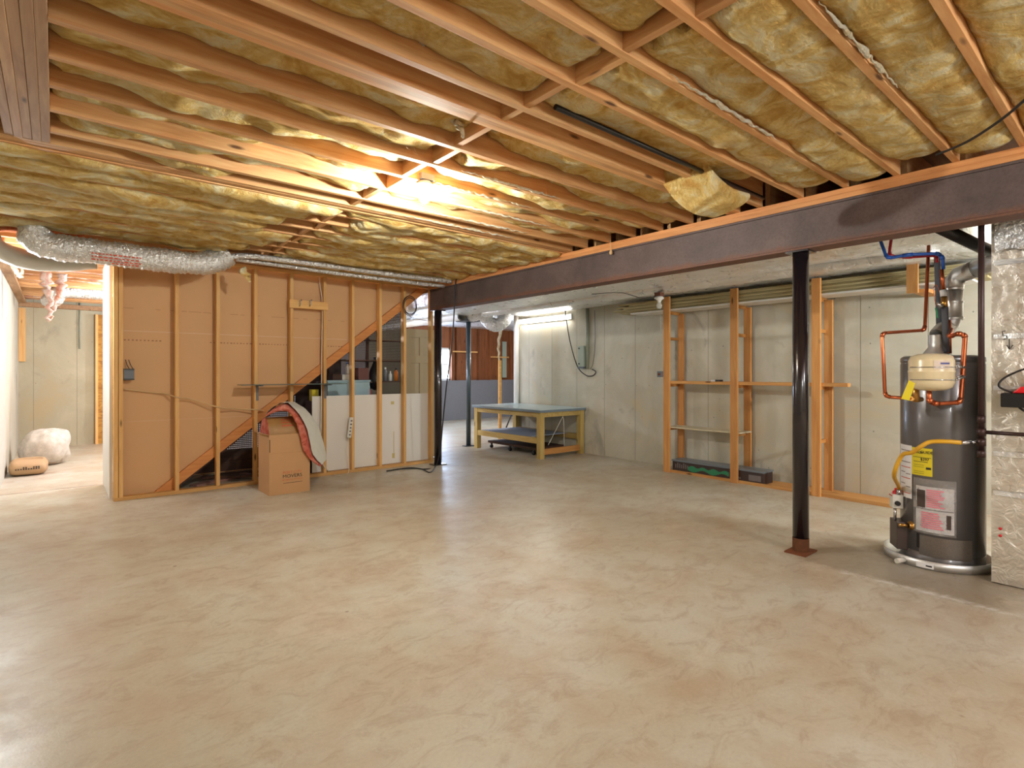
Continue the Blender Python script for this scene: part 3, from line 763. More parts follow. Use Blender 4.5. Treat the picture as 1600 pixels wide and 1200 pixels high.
tuft([D(640, 38, 2.13), D(655, 62, 2.12), D(662, 74, 2.13)], .028, 'white torn tuft of insulation at the top, hanging under the second near joist', seed=1)
tuft([D(727, 55, 2.15), D(705, 66, 2.15), D(690, 66, 2.16)], .018, 'white shred of insulation draped over a joist edge at the top of the picture', seed=2)
tuft([D(669, 118, 2.52), D(673, 140, 2.5), D(684, 165, 2.52)], .022, 'white strand of insulation crossing the triple joist', seed=3)
tuft([D(706, 182, 2.72), D(718, 196, 2.7), D(725, 215, 2.72)], .026, 'curled white tuft by the cross-blocking near the lamp', seed=4)
tuft([D(378, 420, 5.5), D(386, 432, 5.5), D(389, 440, 5.5)], .04, 'yellow tuft hanging over the top of the stud wall', mat='yellow', seed=5)
tuft([onY(22, 412, 7.8) + Vector((0, 0, .12)), onY(22, 412, 7.8), onY(28, 428, 7.8), onY(33, 432, 7.8), onY(36, 415, 7.8)], .035, 'white tuft looped under the passage joists by the left wall', seed=6)
tuft([onY(72, 445, 9.3) + Vector((0, 0, .2)), onY(72, 445, 9.3), onY(78, 470, 9.3), onY(76, 500, 9.3)], .06, 'long pinkish strand of insulation hanging in the rear passage', mat='pinkwhite', seed=7)
tuft([onY(97, 450, 9.4) + Vector((0, 0, .2)), onY(95, 450, 9.4), onY(86, 474, 9.4), onY(76, 502, 9.4)], .05, 'shorter strand of insulation joining the long one in the rear passage', mat='pinkwhite', seed=8)
def cob(c, r, n, lab, seed):
    random.seed(seed); mb = MB()
    for _ in range(n):
        d1 = Vector([random.uniform(-1, 1) for _ in range(3)]) * r; d1.z *= .35
        p = c + d1; q = p + Vector((random.uniform(-.05, .05), random.uniform(-.05, .05), random.uniform(-.02, .02)))
        mb.tube([p, p.lerp(q, .5) + Vector((0, 0, -.004)), q], .0007, 4, False)
    build('cobweb', mb, 'web', label=lab, cat='cobweb', kind=None)
cob(Vector((1.55, 2.75, 2.70)), .11, 60, 'wispy cobweb of fibres near the lamp and the cross-blocking', 3)
random.seed(11)
# dangling drips under the beam plate
ds = onX(954, 362, BX - .12)
dg_ = thing('dangling_string', onX(954, 398, BX - .12), 'short string with a pale blob hanging in front of the steel beam', 'string')
build('string', MB().tube([Vector((ds.x, ds.y, 2.655)), onX(954, 388, BX - .12)], .003, 6), 'cordtan', dg_)
build('blob', MB().lathe(onX(954.5, 398, BX - .12), [(.001, 0), (.014, .006), (.017, .02), (.011, .04), (.004, .05)], 12), 'cordtan', dg_)

# ============================================================ DUCTS
def wrap_duct(xa, xb, za, zb, ya, yb, seed, rnd=.07, amp=.028):
    prof = []
    n = 10
    for (cx, cz, a0) in ((xb - rnd, za + rnd, -90), (xb - rnd, zb - rnd, 0), (xa + rnd, zb - rnd, 90), (xa + rnd, za + rnd, 180)):
        for i in range(n + 1):
            a = math.radians(a0 + 90 * i / n); prof.append((cx + rnd * math.cos(a), cz + rnd * math.sin(a)))
    # extra points along the underside
    bottom = [(xa + rnd + (xb - xa - 2 * rnd) * i / 14, za) for i in range(1, 14)]
    prof += bottom
    m = len(prof); nu = int((yb - ya) / .06); mb = MB(); vs = []
    cx = (xa + xb) / 2; cz = (za + zb) / 2
    for i in range(nu + 1):
        y = ya + (yb - ya) * i / nu
        pinch = 1 - .035 * math.exp(-((y * .8) % 1 - .5) ** 2 / .004)
        for (x, z) in prof:
            d = amp * (nz(x * 3, y * 1.2, seed) + .5 * nz(x * 9, y * 5, seed + 3) + .25 * nz(x * 20, y * 16, seed))
            sagz = -.02 * max(0, 1 - ((x - cx) / ((xb - xa) / 2)) ** 2) if z < cz else 0
            vs.append(Vector((cx + (x - cx) * (pinch + d), y, cz + (z - cz) * (pinch + d * 4) + sagz)))
    fs = [(i * m + j, i * m + (j + 1) % m, (i + 1) * m + (j + 1) % m, (i + 1) * m + j) for i in range(nu) for j in range(m)]
    fs += [tuple(range(m))[::-1], tuple(nu * m + j for j in range(m))]
    return mb.add(vs, fs, True)
build('insulated_duct', wrap_duct(4.47, 5.62, 2.37, 2.63, .9, 11.0, 1), 'foil', label='broad foil-wrapped duct running just behind the steel beam', cat='duct')
build('insulated_duct', wrap_duct(5.64, 6.78, 2.42, 2.63, .9, 7.6, 7), 'foil', label='broad foil-wrapped duct against the right-hand concrete wall', cat='duct')
build('insulated_duct', wrap_duct(5.52, 5.74, 2.33, 2.41, 1.2, 7.4, 12, .035, .05), 'foil', label='narrow crumpled foil tube under the joint of the two broad ducts', cat='duct')
def flex(pts, r, name, mat, lab, rib=.045, seed=0, ridge=.05, n=22):
    path = bez(pts, 10)
    # resample
    L = [0]
    for a, b in zip(path[:-1], path[1:]): L.append(L[-1] + (b - a).length)
    N = int(L[-1] / (rib / 3)); out = []
    j = 0
    for i in range(N + 1):
        s_ = L[-1] * i / N
        while j < len(L) - 2 and L[j + 1] < s_: j += 1
        out.append(path[j].lerp(path[j + 1], (s_ - L[j]) / max(1e-6, L[j + 1] - L[j])))
    mb = MB().tube(out, r, n, True, lambda t: r * (1 + ridge * math.cos(t * N / 3 * 2 * math.pi) + .12 * nz(t * 7, seed)))
    for i, v in enumerate(mb.v): mb.v[i] = v + Vector((nz(v.x * 14, v.y * 14, v.z * 14 + seed), nz(v.y * 14, v.z * 14, v.x * 14 + seed), nz(v.z * 14, v.x * 14, v.y * 14))) * r * .12
    return mb
YFx = 6.34
fd = thing('flexible_duct', (.5, YFx, 2.4), 'silver foil flexible duct hung across the ceiling above the left of the stud wall', 'duct')
build('duct_body', flex([(-.12, YFx + .02, 2.62), (-.14, YFx, 2.53), (-.02, YFx, 2.475), (.3, YFx, 2.475), (.75, YFx, 2.465), (1.1, YFx, 2.47), (1.28, YFx, 2.52), (1.40, YFx, 2.59)], .115, 'x', 'flexfoil', '', seed=2), 'flexfoil', fd)
random.seed(4)
for r_ in range(4):
    rp = MB()
    x = .25
    while x < .62:
        w = random.uniform(.01, .03)
        if not (r_ == 3 and x < .4): 
            aa = math.radians(200 + r_ * 13); y = YFx + math.cos(aa) * .132; z = 2.475 + math.sin(aa) * .132
            rp.add([(x, y, z), (x + w, y, z), (x + w, y + .001, z + .014), (x, y + .001, z + .014)], [(0, 1, 2, 3)])
        x += w + .012
    build('printed_line', rp, 'redink', fd)
build('hanger_wire', MB().tube([(.98, YFx - .06, 2.62), (.99, YFx - .03, 2.67), (.97, YFx, 2.6)], .006, 6), 'greybox', fd)
tp = MB().tube(bez([(1.38, 6.30, 2.565), (1.6, 6.26, 2.60), (2.2, 6.24, 2.60), (3.2, 6.24, 2.595), (4.15, 6.24, 2.60)], 14), .030, 14)
build('foil_pipe', tp, 'flexfoil', label='thin foil-wrapped pipe along the top of the stud wall, the nearer of two', cat='pipe')
tp = MB().tube(bez([(1.5, 6.42, 2.58), (1.9, 6.40, 2.57), (2.6, 6.42, 2.56), (3.4, 6.42, 2.555), (4.15, 6.42, 2.56)], 14), .026, 14)
build('foil_pipe', tp, 'flexfoil', label='thin foil-wrapped pipe along the top of the stud wall, the farther of two', cat='pipe')
build('white_duct', flex([(-.46, 6.62, 2.56), (-.42, 6.66, 2.47), (-.25, 6.72, 2.40), (0, 6.74, 2.40), (.3, 6.74, 2.46)], .085, 'x', 'white', '', rib=.2, ridge=.0, seed=4), 'offwhite', label='white sagging duct in the upper left corner behind the silver one', cat='duct')
rd = thing('passage_duct', onY(85, 470, 11), 'short silver duct elbow under the ceiling at the back of the passage', 'duct')
build('duct_body', flex([onY(74, 468, 11.2) , onY(84, 470, 11.1), onY(92, 458, 11), onY(102, 455, 11), onY(120, 456, 11), onY(175, 459, 11)], .1, 'x', 'flexfoil', '', seed=9), 'flexfoil', rd)
# looped foil duct beyond the beam
build('looped_duct', flex([onX(735, 492, 5.75), onX(760, 488, 5.85), onX(762, 500, 5.95), onX(775, 508, 6.05), onX(788, 500, 6.15), onX(786, 482, 6.25), onX(800, 474, 6.3), onX(850, 466, 6.3)], .12, 'x', 'flexfoil', '', seed=12, ridge=.03), 'flexfoil', label='foil flexible duct looping down in front of the far room', cat='duct')
wpz = onX(722, 493, 5.45)
pf = thing('white_drain_pipe', (5.45, 9, wpz.z), 'thick white pipe with an open end under the ceiling beyond the beam', 'pipe')
build('pipe', MB().tube([wpz, (5.45, 11.5, wpz.z + .0)], .085, 24, False).tube([wpz, (5.45, 11.5, wpz.z)], .075, 24, False), 'white', pf)
build('open_rim', MB().tube([wpz + Vector((0, -.002, 0)), wpz + Vector((0, .02, 0))], .09, 24, False), 'black', pf)
build('duct_boot', MB().box(5.62, 8.0, 2.28, 5.95, 8.3, 2.44), 'greybox', label='dark metal box above the blue-grey post', cat='duct')
# black pipe in joist bay
build('black_pipe', MB().tube([(1.9, 1.93, 2.672), (4.1, 1.93, 2.672)], .014, 14), 'black', label='black pipe running along a joist bay to the steel beam', cat='pipe')
build('ceiling_cable', MB().tube(bez([D(1463, 242, 2.95), D(1510, 222, 2.75), D(1560, 190, 2.5), D(1600, 157, 2.3), D(1650, 110, 2.1)], 8), .007, 8), 'rubber', label='black cable slung under the near joists at the upper right', cat='cable')

# ============================================================ MAIN LAMP
def bulb(c, lit, lab, zb_top):
    c = Vector(c); L = thing('ceiling_bulb', c, lab, 'light bulb')
    build('socket', MB().lathe(c, [(.001, .112), (.042, .112), (.055, .095), (.055, .085), (.03, .07), (.02, .052), (.018, .04)], 24), 'white', L)
    build('bulb_glass', MB().lathe(c, [(.0005, -.036), (.012, -.034), (.024, -.026), (.032, -.010), (.0335, .004), (.028, .022), (.019, .038), (.015, .05)], 24), 'bulbglow' if lit else 'clearglass', L)
    return L
bc = D(663, 311, 3.43)
L = bulb((1.93, bc.y, ZJ - .105), True, 'lit bare bulb in a white socket hanging from the joists', 0)
build('mounting_box', MB().box(1.88, bc.y - .05, ZJ + .008, 1.98, bc.y + .05, ZJ + .05), 'greybox', L)
b2 = D(1030, 478, 6.0)
L2 = bulb(b2, False, 'unlit clear bulb hanging below the foil duct on the right', 0)
build('mounting_block', MB().box(b2.x - .04, b2.y - .04, b2.z + .113, b2.x + .04, b2.y + .04, b2.z + .16), plain('rust_brown_block', srgb(110, 64, 46), .7), L2)
build('wire', MB().tube(bez([b2 + Vector((0, 0, .12)), b2 + Vector((-.15, .15, .10)), b2 + Vector((-.3, .35, .17)), b2 + Vector((-.3, .8, .2))], 8), .004, 6), 'rubber', L2)
build('pull_string', MB().tube([b2 + Vector((.03, 0, .06)), b2 + Vector((.03, 0, -.3))], .0012, 5), 'cordwhite', L2)
# fluorescent strip on right wall
fa = onX(812, 505, XR - .05); fb = onX(888, 495, XR - .05)
ft = thing('fluorescent_light', ((fa + fb) / 2), 'lit white fluorescent strip light on the right concrete wall', 'light fixture')
zf = (fa.z + fb.z) / 2
build('housing', MB().prism([(XR - .001, fb.y - .05, zf + .06), (XR - .001, fb.y - .05, zf - .03), (XR - .03, fb.y - .05, zf - .03), (XR - .03, fb.y - .05, zf + .06)], (0, fa.y - fb.y + .1, 0)), 'white', ft)
build('tube', MB().tube([(XR - .055, fb.y, zf), (XR - .055, fa.y, zf)], .019, 14), 'tubeglow', ft)
build('pull_chain', MB().tube([(XR - .06, fa.y, zf - .02), (XR - .06, fa.y, zf - .13)], .006, 6), 'brass', ft)
build('mounting_chain', MB().tube([(XR - .06, fb.y + .05, zf + .09), (XR - .06, fb.y + .05, 2.42)], .006, 6), 'greybox', ft)

# ============================================================ RIGHT WALL: ELECTRICAL
el = thing('electrical_box', onX(910, 573, XR - .03), 'pale green electrical enclosure on the right wall beside a grey conduit', 'electrical box')
a = onX(906, 541, XR - .04); b = onX(915, 573, XR - .04)
build('enclosure', MB().box(XR - .09, b.y, b.z, XR - .001, a.y, a.z), 'greenbox', el, bevel=.004)
build('knobs', MB().lathe((XR - .091, a.y - .03, a.z - .04), [(.012, -.005), (.012, .01), (.001, .01)], 10, (-1, 0, 0)).lathe((XR - .091, a.y - .03, b.z + .05), [(.012, -.005), (.012, .01), (.001, .01)], 10, (-1, 0, 0)), 'ink', el)
build('foot', MB().box(XR - .1, b.y, b.z - .03, XR - .001, a.y, b.z - .001), 'greybox', el)
c = onX(918, 520, XR - .03)
cd = thing('conduit', (XR - .03, c.y, 1.4), 'thick grey-green conduit coming down the right wall', 'conduit')
zc0 = onX(918, 576, XR - .03).z
build('pipe', MB().tube([(XR - .035, c.y, zc0), (XR - .035, c.y, 2.42)], .028, 16), 'conduit', cd)
build('stub', MB().tube([(XR - .03, c.y + .01, zc0 - .16), (XR - .03, c.y + .01, zc0)], .009, 8), 'offwhite', cd)
build('hanging_cable', MB().tube(bez([onX(883, 484, XR - .12), onX(885, 500, XR - .1), onX(891, 535, XR - .08), onX(902, 572, XR - .07), onX(915, 586, XR - .06), onX(926, 587, XR - .05), onX(931, 581, XR - .03), onX(925, 577, XR - .02)], 8), .008, 8), 'rubber', label='dark cable drooping in a loop down the right wall by the conduit', cat='cable')
build('thin_wire', MB().tube(bez([onX(929, 485, XR - .02), onX(930, 520, XR - .02), onX(929, 550, XR - .02), onX(926, 570, XR - .02), onX(922, 577, XR - .04)], 6), .004, 6), 'rubber', label='thin wire on the wall to the right of the conduit', cat='cable')
c = onX(800, 600, XR - .04)
build('white_standpipe', MB().tube([(XR - .05, 7.94, 0), (XR - .05, 7.94, 2.5)], .05, 24), 'white', label='white vertical pipe at the far corner of the right concrete wall', cat='pipe')

# ============================================================ WORKBENCH
tx0, tx1, ty0, ty1, th = 5.78, 6.78, 6.20, 7.95, .765
wbk = thing('workbench', ((tx0 + tx1) / 2, (ty0 + ty1) / 2, 0), 'wooden workbench with a pale blue top against the right concrete wall', 'table')
build('tabletop', MB().box(tx0 - .03, ty0 - .03, th - .001, tx1 + .01, ty1 + .03, th + .004), 'tabletop', wbk)
build('top_edge', MB().box(tx0 - .03, ty0 - .03, th - .038, tx1 + .01, ty1 + .03, th - .002), 'tableedge', wbk, bevel=.003)
for (x, y) in ((tx0, ty0), (tx0, ty1 - .09), (tx1 - .09, ty0), (tx1 - .09, ty1 - .09)):
    build('leg', MB().box(x, y, 0, x + .089, y + .089, th - .039), 'tablew', wbk, bevel=.003)
for (a_, b_, c_, d_) in ((tx0 + .01, ty0 + .09, tx0 + .048, ty1 - .09), (tx1 - .05, ty0 + .09, tx1 - .012, ty1 - .09)):
    build('apron', MB().box(a_, b_, th - .115, c_, d_, th - .039), 'tablex', wbk)
for y in (ty0 + .01, ty1 - .05):
    build('apron', MB().box(tx0 + .09, y, th - .115, tx1 - .09, y + .038, th - .039), 'tablex', wbk)
build('lower_rail', MB().box(tx0 + .01, ty0 + .09, .235, tx0 + .048, ty1 - .09, .325), 'tablex', wbk)
build('lower_rail', MB().box(tx1 - .05, ty0 + .09, .235, tx1 - .012, ty1 - .09, .325), 'tablex', wbk)
build('end_rail', MB().box(tx0 + .09, ty0 + .01, .06, tx1 - .09, ty0 + .048, .15), 'shelfx', wbk)
build('lower_shelf', MB().box(tx0 + .05, ty0 + .35, .31, tx1 - .052, ty1 - .1, .322), 'bluegrey', wbk)
dol = thing('dolly', (6.25, 7.1, 0), 'low brown dolly on small casters under the workbench', 'dolly')
build('deck', MB().box(5.98, 6.5, .09, 6.6, 7.8, .13), 'darkwood', dol)
for (x, y) in ((6.0, 6.6), (6.0, 7.72), (6.0, 7.2), (6.55, 6.6), (6.55, 7.72)):
    build('caster', MB().lathe((x, y, .033), [(.001, -.012), (.032, -.012), (.032, .012), (.001, .012)], 16, (0, 1, 0)).box(x - .012, y - .016, .05, x + .012, y + .016, .089), 'black', dol)
build('cord', MB().tube(bez([(6.0, ty0 + .055, .2), (6.3, ty0 + .055, .6), (6.33, ty0 + .055, .62), (6.35, ty0 + .055, .55), (6.36, ty0 + .055, .16)], 6), .004, 6), 'cordwhite', wbk)
build('leaning_rod', MB().tube([onZ(791, 668, .012), D(801, 643, 12.1)], .016, 8), 'rubber', label='dark rod leaning in the far room, seen under the workbench top', cat='rod')
ls = thing('leaning_timber', (7.0, 8.4, 0), 'upright timber strip standing in the far room behind the workbench', 'timber')
c0 = D(781, 668, 10.2)
build('strip', MB().box(c0.x - .03, c0.y - .02, 0, c0.x + .03, c0.y + .02, 1.6), 'studx', ls)
tuft([D(783, 505, 10.2), D(779, 545, 10.2), D(781, 575, 10.2)], .035, 'strand of pale insulation hanging above the upright timber strip', seed=15)

# ============================================================ SHELF FRAMES AGAINST RIGHT WALL
FX = 6.36
sf = thing('storage_shelf', (6.5, 3.4, 0), 'open pine shelving frame of three ladders against the right concrete wall', 'shelf')
fy = [4.32, 3.36, 2.42]
for y in fy:
    build('front_post', MB().box(FX, y - .045, 0, FX + .038, y + .045, 2.385), 'shelfw', sf, bevel=.002)
    build('back_post', MB().box(6.70, y - .045, 0, 6.738, y + .045, 2.175), 'shelfw', sf, bevel=.002)
    for z in (2.155, 1.80, 1.16, .56):
        build('rung', MB().box(FX + .04, y + .02, z, 6.74, y + .045, z + .04), 'shelfx', sf)
build('long_rail', MB().box(FX + .04, 2.12, 1.201, FX + .13, 4.36, 1.238), 'shelfy', sf, bevel=.002)
build('long_rail', MB().box(6.6, 2.2, 1.201, 6.69, 4.36, 1.238), 'shelfy', sf)
build('shelf_board', MB().box(FX + .045, 3.30, .601, 6.69, 4.34, .618), plain('pale_shelf_board', srgb(216, 206, 176), .5), sf, label='pale shelf board')
build('floor_rail', MB().box(FX + .04, 1.35, .0, FX + .06, 4.36, .035), 'shelfy', sf)
build('floor_board', MB().box(FX + .06, 1.35, .0, 6.80, 3.2, .018), 'shelfy', sf)
for i, (z, x, y0, y1, mat) in enumerate(((2.196, 6.40, 1.1, 4.95, 'white'), (2.216, 6.43, 1.0, 5.15, 'pale'), (2.237, 6.41, 1.35, 5.05, 'pale'), (2.258, 6.44, .95, 5.3, 'pale'), (2.279, 6.42, 1.2, 5.1, 'pale'), (2.300, 6.45, .9, 5.25, 'pale'), (2.321, 6.43, 1.15, 5.0, 'pale'), (2.342, 6.44, 1.0, 5.2, 'pale'))):
    lab = ['white trim board at the bottom of the stack on top of the shelving', 'pale board lying directly on the white board of the stack over the shelving', 'third board up in the stack on top of the shelving', 'fourth board up in the stack on top of the shelving', 'fifth board up in the stack on top of the shelving', 'sixth board up in the stack on top of the shelving', 'seventh board up in the stack on top of the shelving', 'topmost board of the stack on top of the shelving'][i]
    build('stored_board', MB().box(x, y0, z, 6.72, y1, z + .019), mat, label=lab, cat='board', group='boards stored on top of the shelving')
st_ = onX(1426, 458, 6.36)
build('hanging_block', MB().box(6.34, st_.y - .045, st_.z, 6.378, st_.y + .045, 2.4).box(6.38, st_.y - .12, st_.z, 6.8, st_.y + .0, st_.z + .035), 'shelfw', label='short pine block hanging at the right end of the stored boards', cat='timber')
xb = thing('long_carton', (6.5, 3.8, 0), 'long dark carton with green print on the bottom of the shelving', 'box')
build('carton', MB().box(6.42, 3.02, .02, 6.66, 4.26, .155), 'boxdark', xb, bevel=.004)
build('lid', MB().box(6.415, 3.01, .156, 6.67, 4.27, .175), 'boxtop', xb)
gp = MB()
for k in range(26):
    y = 3.45 + k * .022; gp.box(6.4185, y, .06 + .018 * math.sin(k * .5), 6.4199, y + .024, .11 + .012 * math.sin(k * .9))
build('print', gp, 'boxgreen', xb)
wp_ = MB()
for k in range(7): wp_.box(6.4185, 4.02 + k * .03, .07, 6.4199, 4.035 + k * .03, .12 + .01 * (k % 3))
wp_.box(6.4185, 3.05, .05, 6.4199, 3.2, .12).box(6.4185, 3.3, .05, 6.4199, 3.42, .075)
build('print_pale', wp_, 'greyprint', xb)
c = onX(1121, 592, 6.45)
so = thing('small_gadget', (6.45, c.y, 1.239), 'small black and white gadget lying on the middle shelf rail', 'gadget')
build('body', MB().box(6.41, c.y - .06, 1.239, 6.48, c.y + .01, 1.262), 'black', so, bevel=.003)
build('tag', MB().box(6.41, c.y + .012, 1.239, 6.48, c.y + .07, 1.258), 'paper', so)
c = onX(1037, 585, 6.34)
jb2 = thing('switch_box', (6.35, 4.38, 1.28), 'small grey metal box fixed on the first shelving post', 'electrical box')
build('box', MB().box(6.31, 4.3645, 1.29, 6.398, 4.43, 1.37), 'greybox', jb2)
build('knob', MB().lathe((6.309, 4.39, 1.33), [(.015, 0), (.015, .02), (.001, .02)], 12, (-1, 0, 0)), 'rust', jb2)

# ============================================================ WATER HEATER
HX, HY, HR = 4.911, 1.017, .245
hp = thing('drain_pan', (4.89, 1.05, 0), 'round metal drain pan with a white rim under the water heater', 'pan')
PX, PY, PR = 4.89, 1.045, .313
build('pan', MB().lathe((PX, PY, 0), [(.001, .001), (PR, .001), (PR + .004, .062), (PR - .002, .062), (PR - .006, .006), (.001, .006)], 64), 'galv', hp)
pst = onX(1418, 880, 4.6)
v1 = Vector((-.92, .38, 0)).normalized()
pc = Vector((PX, PY, 0)) + v1 * (PR + .0)
build('drain_stub', MB().tube([pc + Vector((0, 0, .03)), pc + v1 * .075 + Vector((0, 0, .028))], .017, 14), 'offwhite', hp)
def curved(name, a0, a1, z0, z1, mat, parent, r=None, n=10, cx=HX, cy=HY):
    r = r or HR + .0015; mb = MB()
    mb.grid(lambda u, v: Vector((cx + r * math.cos(math.radians(a0 + (a1 - a0) * u)), cy + r * math.sin(math.radians(a0 + (a1 - a0) * u)), z0 + (z1 - z0) * v)), n, 1)
    return build(name, mb, mat, parent)
curved('pan_label', 172, 190, .012, .05, 'paper', hp, PR + .006, 8, PX, PY)
curved('pan_label_print', 182, 188, .024, .034, 'ink', hp, PR + .0075, 4, PX, PY)
wh = thing('water_heater', (HX, HY, .008), 'tall grey cylindrical gas water heater standing in a drain pan', 'water heater')
build('jacket', MB().lathe((HX, HY, .008), [(.001, 0), (HR, 0), (HR, .005), (HR, .07), (HR - .006, .074), (HR - .006, .08), (HR, .084), (HR, 1.405), (HR - .004, 1.41), (HR - .004, 1.418), (HR, 1.422), (HR, 1.45), (HR - .02, 1.465), (.001, 1.47)], 72), 'heater', wh)
# angle on the jacket facing a given image column
def ang(px, py=700):
    r = ray(px, py); d = Vector((r.x, r.y)).normalized(); c = Vector((HX, HY)); b = d.dot(c); disc = b * b - (c.length_squared - HR * HR)
    t = b - math.sqrt(max(0, disc)); p = d * t - c; a = math.degrees(math.atan2(p.y, p.x)); return a if a > 0 else a + 360
def zat(px, py):
    a = math.radians(ang(px)); x = HX + HR * math.cos(a); y = HY + HR * math.sin(a); r = ray(px, py); return CAM_H + r.z * (x / r.x)
curved('white_label', ang(1407.5), ang(1425), zat(1416, 777), zat(1416, 695), 'paper', wh)
ll = MB()
lb = [(1409, 1423, 704), (1409, 1423, 722), (1409, 1423, 730), (1409, 1423, 747), (1409, 1423, 770), (1409, 1415, 738), (1416, 1423, 740), (1409, 1415, 756), (1416, 1423, 760)]
for i, (pa, pb2, py) in enumerate(lb):
    curved('label_print', ang(pa), ang(pb2), zat(1416, py), zat(1416, py - 1.2), 'redink' if i in (2, 3, 4) else 'greyprint', wh, HR + .003, 4)
a1, a2 = ang(1425), ang(1457)
curved('energy_label', a1, a2, zat(1440, 743), zat(1440, 700), 'yellowlabel', wh)
def arc_text(body, pc, py, size, mat, r=HR + .003, parent=wh):
    a = math.radians(ang(pc)); loc = (HX + r * math.cos(a), HY + r * math.sin(a), zat(pc, py))
    text('label_text', body, size, mat, parent, loc, (math.radians(90), 0, a + math.radians(90)))
arc_text('ENERGY', 1433, 708, .022, 'ink'); arc_text('GUIDE', 1448, 709, .026, 'ink'); arc_text('$297', 1445, 720, .026, 'ink')
curved('label_print', ang(1428), ang(1450), zat(1440, 722), zat(1440, 721.2), 'ink', wh, HR + .003, 6)
curved('label_print', ang(1427), ang(1455), zat(1440, 715), zat(1440, 714.4), 'ink', wh, HR + .003, 6)
curved('label_print', ang(1447), ang(1455), zat(1450, 734), zat(1450, 730.5), 'ink', wh, HR + .003, 4)
for py in (727, 730, 737, 740): curved('label_print', ang(1428), ang(1444), zat(1440, py), zat(1440, py - .7), plain('olive_print', srgb(150, 134, 30), .6), wh, HR + .003, 5)
# document pouch
curved('document_pouch', ang(1428), ang(1494), zat(1460, 836), zat(1460, 750), 'pouch', wh, HR + .004, 14)
curved('document', ang(1431.5), ang(1491), zat(1460, 833), zat(1460, 762), 'paper', wh, HR + .0025, 14)
curved('document_photo', ang(1433.5), ang(1446), zat(1440, 792), zat(1440, 765), 'heater_dark', wh, HR + .0055, 6)
curved('document_photo', ang(1479), ang(1486), zat(1482, 828), zat(1482, 806), 'heater_dark', wh, HR + .0055, 4)
random.seed(5)
for k in range(9):
    py = 768 + k * 3.2; curved('document_print', ang(1448), ang(1462 + random.randint(4, 14)), zat(1460, py), zat(1460, py - 1.9), 'pinkprint', wh, HR + .0055, 6)
for k in range(8):
    py = 804 + k * 3.3; curved('document_print', ang(1440), ang(1462 + random.randint(4, 12)), zat(1460, py), zat(1460, py - 1.9), 'pinkprint', wh, HR + .0055, 6)
curved('document_print', ang(1433), ang(1490), zat(1460, 798), zat(1460, 797), 'greyprint', wh, HR + .0055, 12)
curved('air_grille', ang(1436), ang(1519), zat(1475, 874), zat(1475, 842), 'mesh_metal', wh, HR + .0015, 20)
curved('grille_slots', ang(1432.5), ang(1437), zat(1434, 855), zat(1434, 833), 'black', wh, HR + .0018, 4)
# drain valve
a = math.radians(ang(1424)); dvp = Vector((HX + HR * math.cos(a), HY + HR * math.sin(a), zat(1424, 821))); n_ = Vector((math.cos(a), math.sin(a), 0))
build('drain_valve', MB().lathe(dvp, [(.03, 0), (.03, .01), (.018, .014), (.018, .03)], 16, n_).tube([dvp + n_ * .03, dvp + n_ * .06 + Vector((-.0, .03, 0))], .012, 12), 'brass', wh)
# gas control valve and burner cover on the left side
a = math.radians(ang(1408) + 4); gvd = Vector((math.cos(a), math.sin(a), 0)); g0 = Vector((HX, HY, 0)) + gvd * (HR)
lat = Vector((-gvd.y, gvd.x, 0))
zg1 = D(1400, 783, 3.5).z; zg0 = D(1400, 806, 3.5).z
gv = thing('gas_valve', g0 + Vector((0, 0, zg0)), None)
gv.parent = wh; gv.location = g0 + Vector((0, 0, zg0)) - wpos(wh)
def gb(s0, s1, l0, l1, z0, z1):
    pts = [g0 + gvd * s0 + lat * l0, g0 + gvd * s1 + lat * l0, g0 + gvd * s1 + lat * l1, g0 + gvd * s0 + lat * l1]
    return [Vector((p.x, p.y, z0)) for p in pts], (0, 0, z1 - z0)
build('valve_body', MB().prism(*gb(.0, .07, -.035, .035, zg0, zg1)), 'offwhite', gv, bevel=.006)
build('valve_stripe', MB().prism(*gb(.07, .072, -.034, .034, zg1 - .015, zg1 - .008)), 'redink', gv)
build('valve_knob', MB().lathe(g0 + gvd * .035 + Vector((0, 0, zg1)), [(.026, 0), (.024, .018), (.012, .024), (.012, .04), (.001, .042)], 14), 'redp', gv)
build('valve_port', MB().tube([g0 + gvd * .04 + lat * -.055 + Vector((0, 0, zg0 + .04)), g0 + gvd * .04 + lat * .055 + Vector((0, 0, zg0 + .04))], .017, 12), 'black', gv)
build('valve_tubes', MB().tube([g0 + gvd * .05 + lat * .02 + Vector((0, 0, zg0)), g0 + gvd * .05 + lat * .02 + Vector((0, 0, zg0 - .09))], .01, 8).tube([g0 + gvd * .04 + lat * -.01 + Vector((0, 0, zg0)), g0 + gvd * .04 + lat * -.01 + Vector((0, 0, zg0 - .09))], .006, 8), 'chrome', gv)
build('burner_cover', MB().prism(*gb(-.02, .055, -.075, .075, .07, zg0 - .09)), 'heater_dark', wh, bevel=.004)
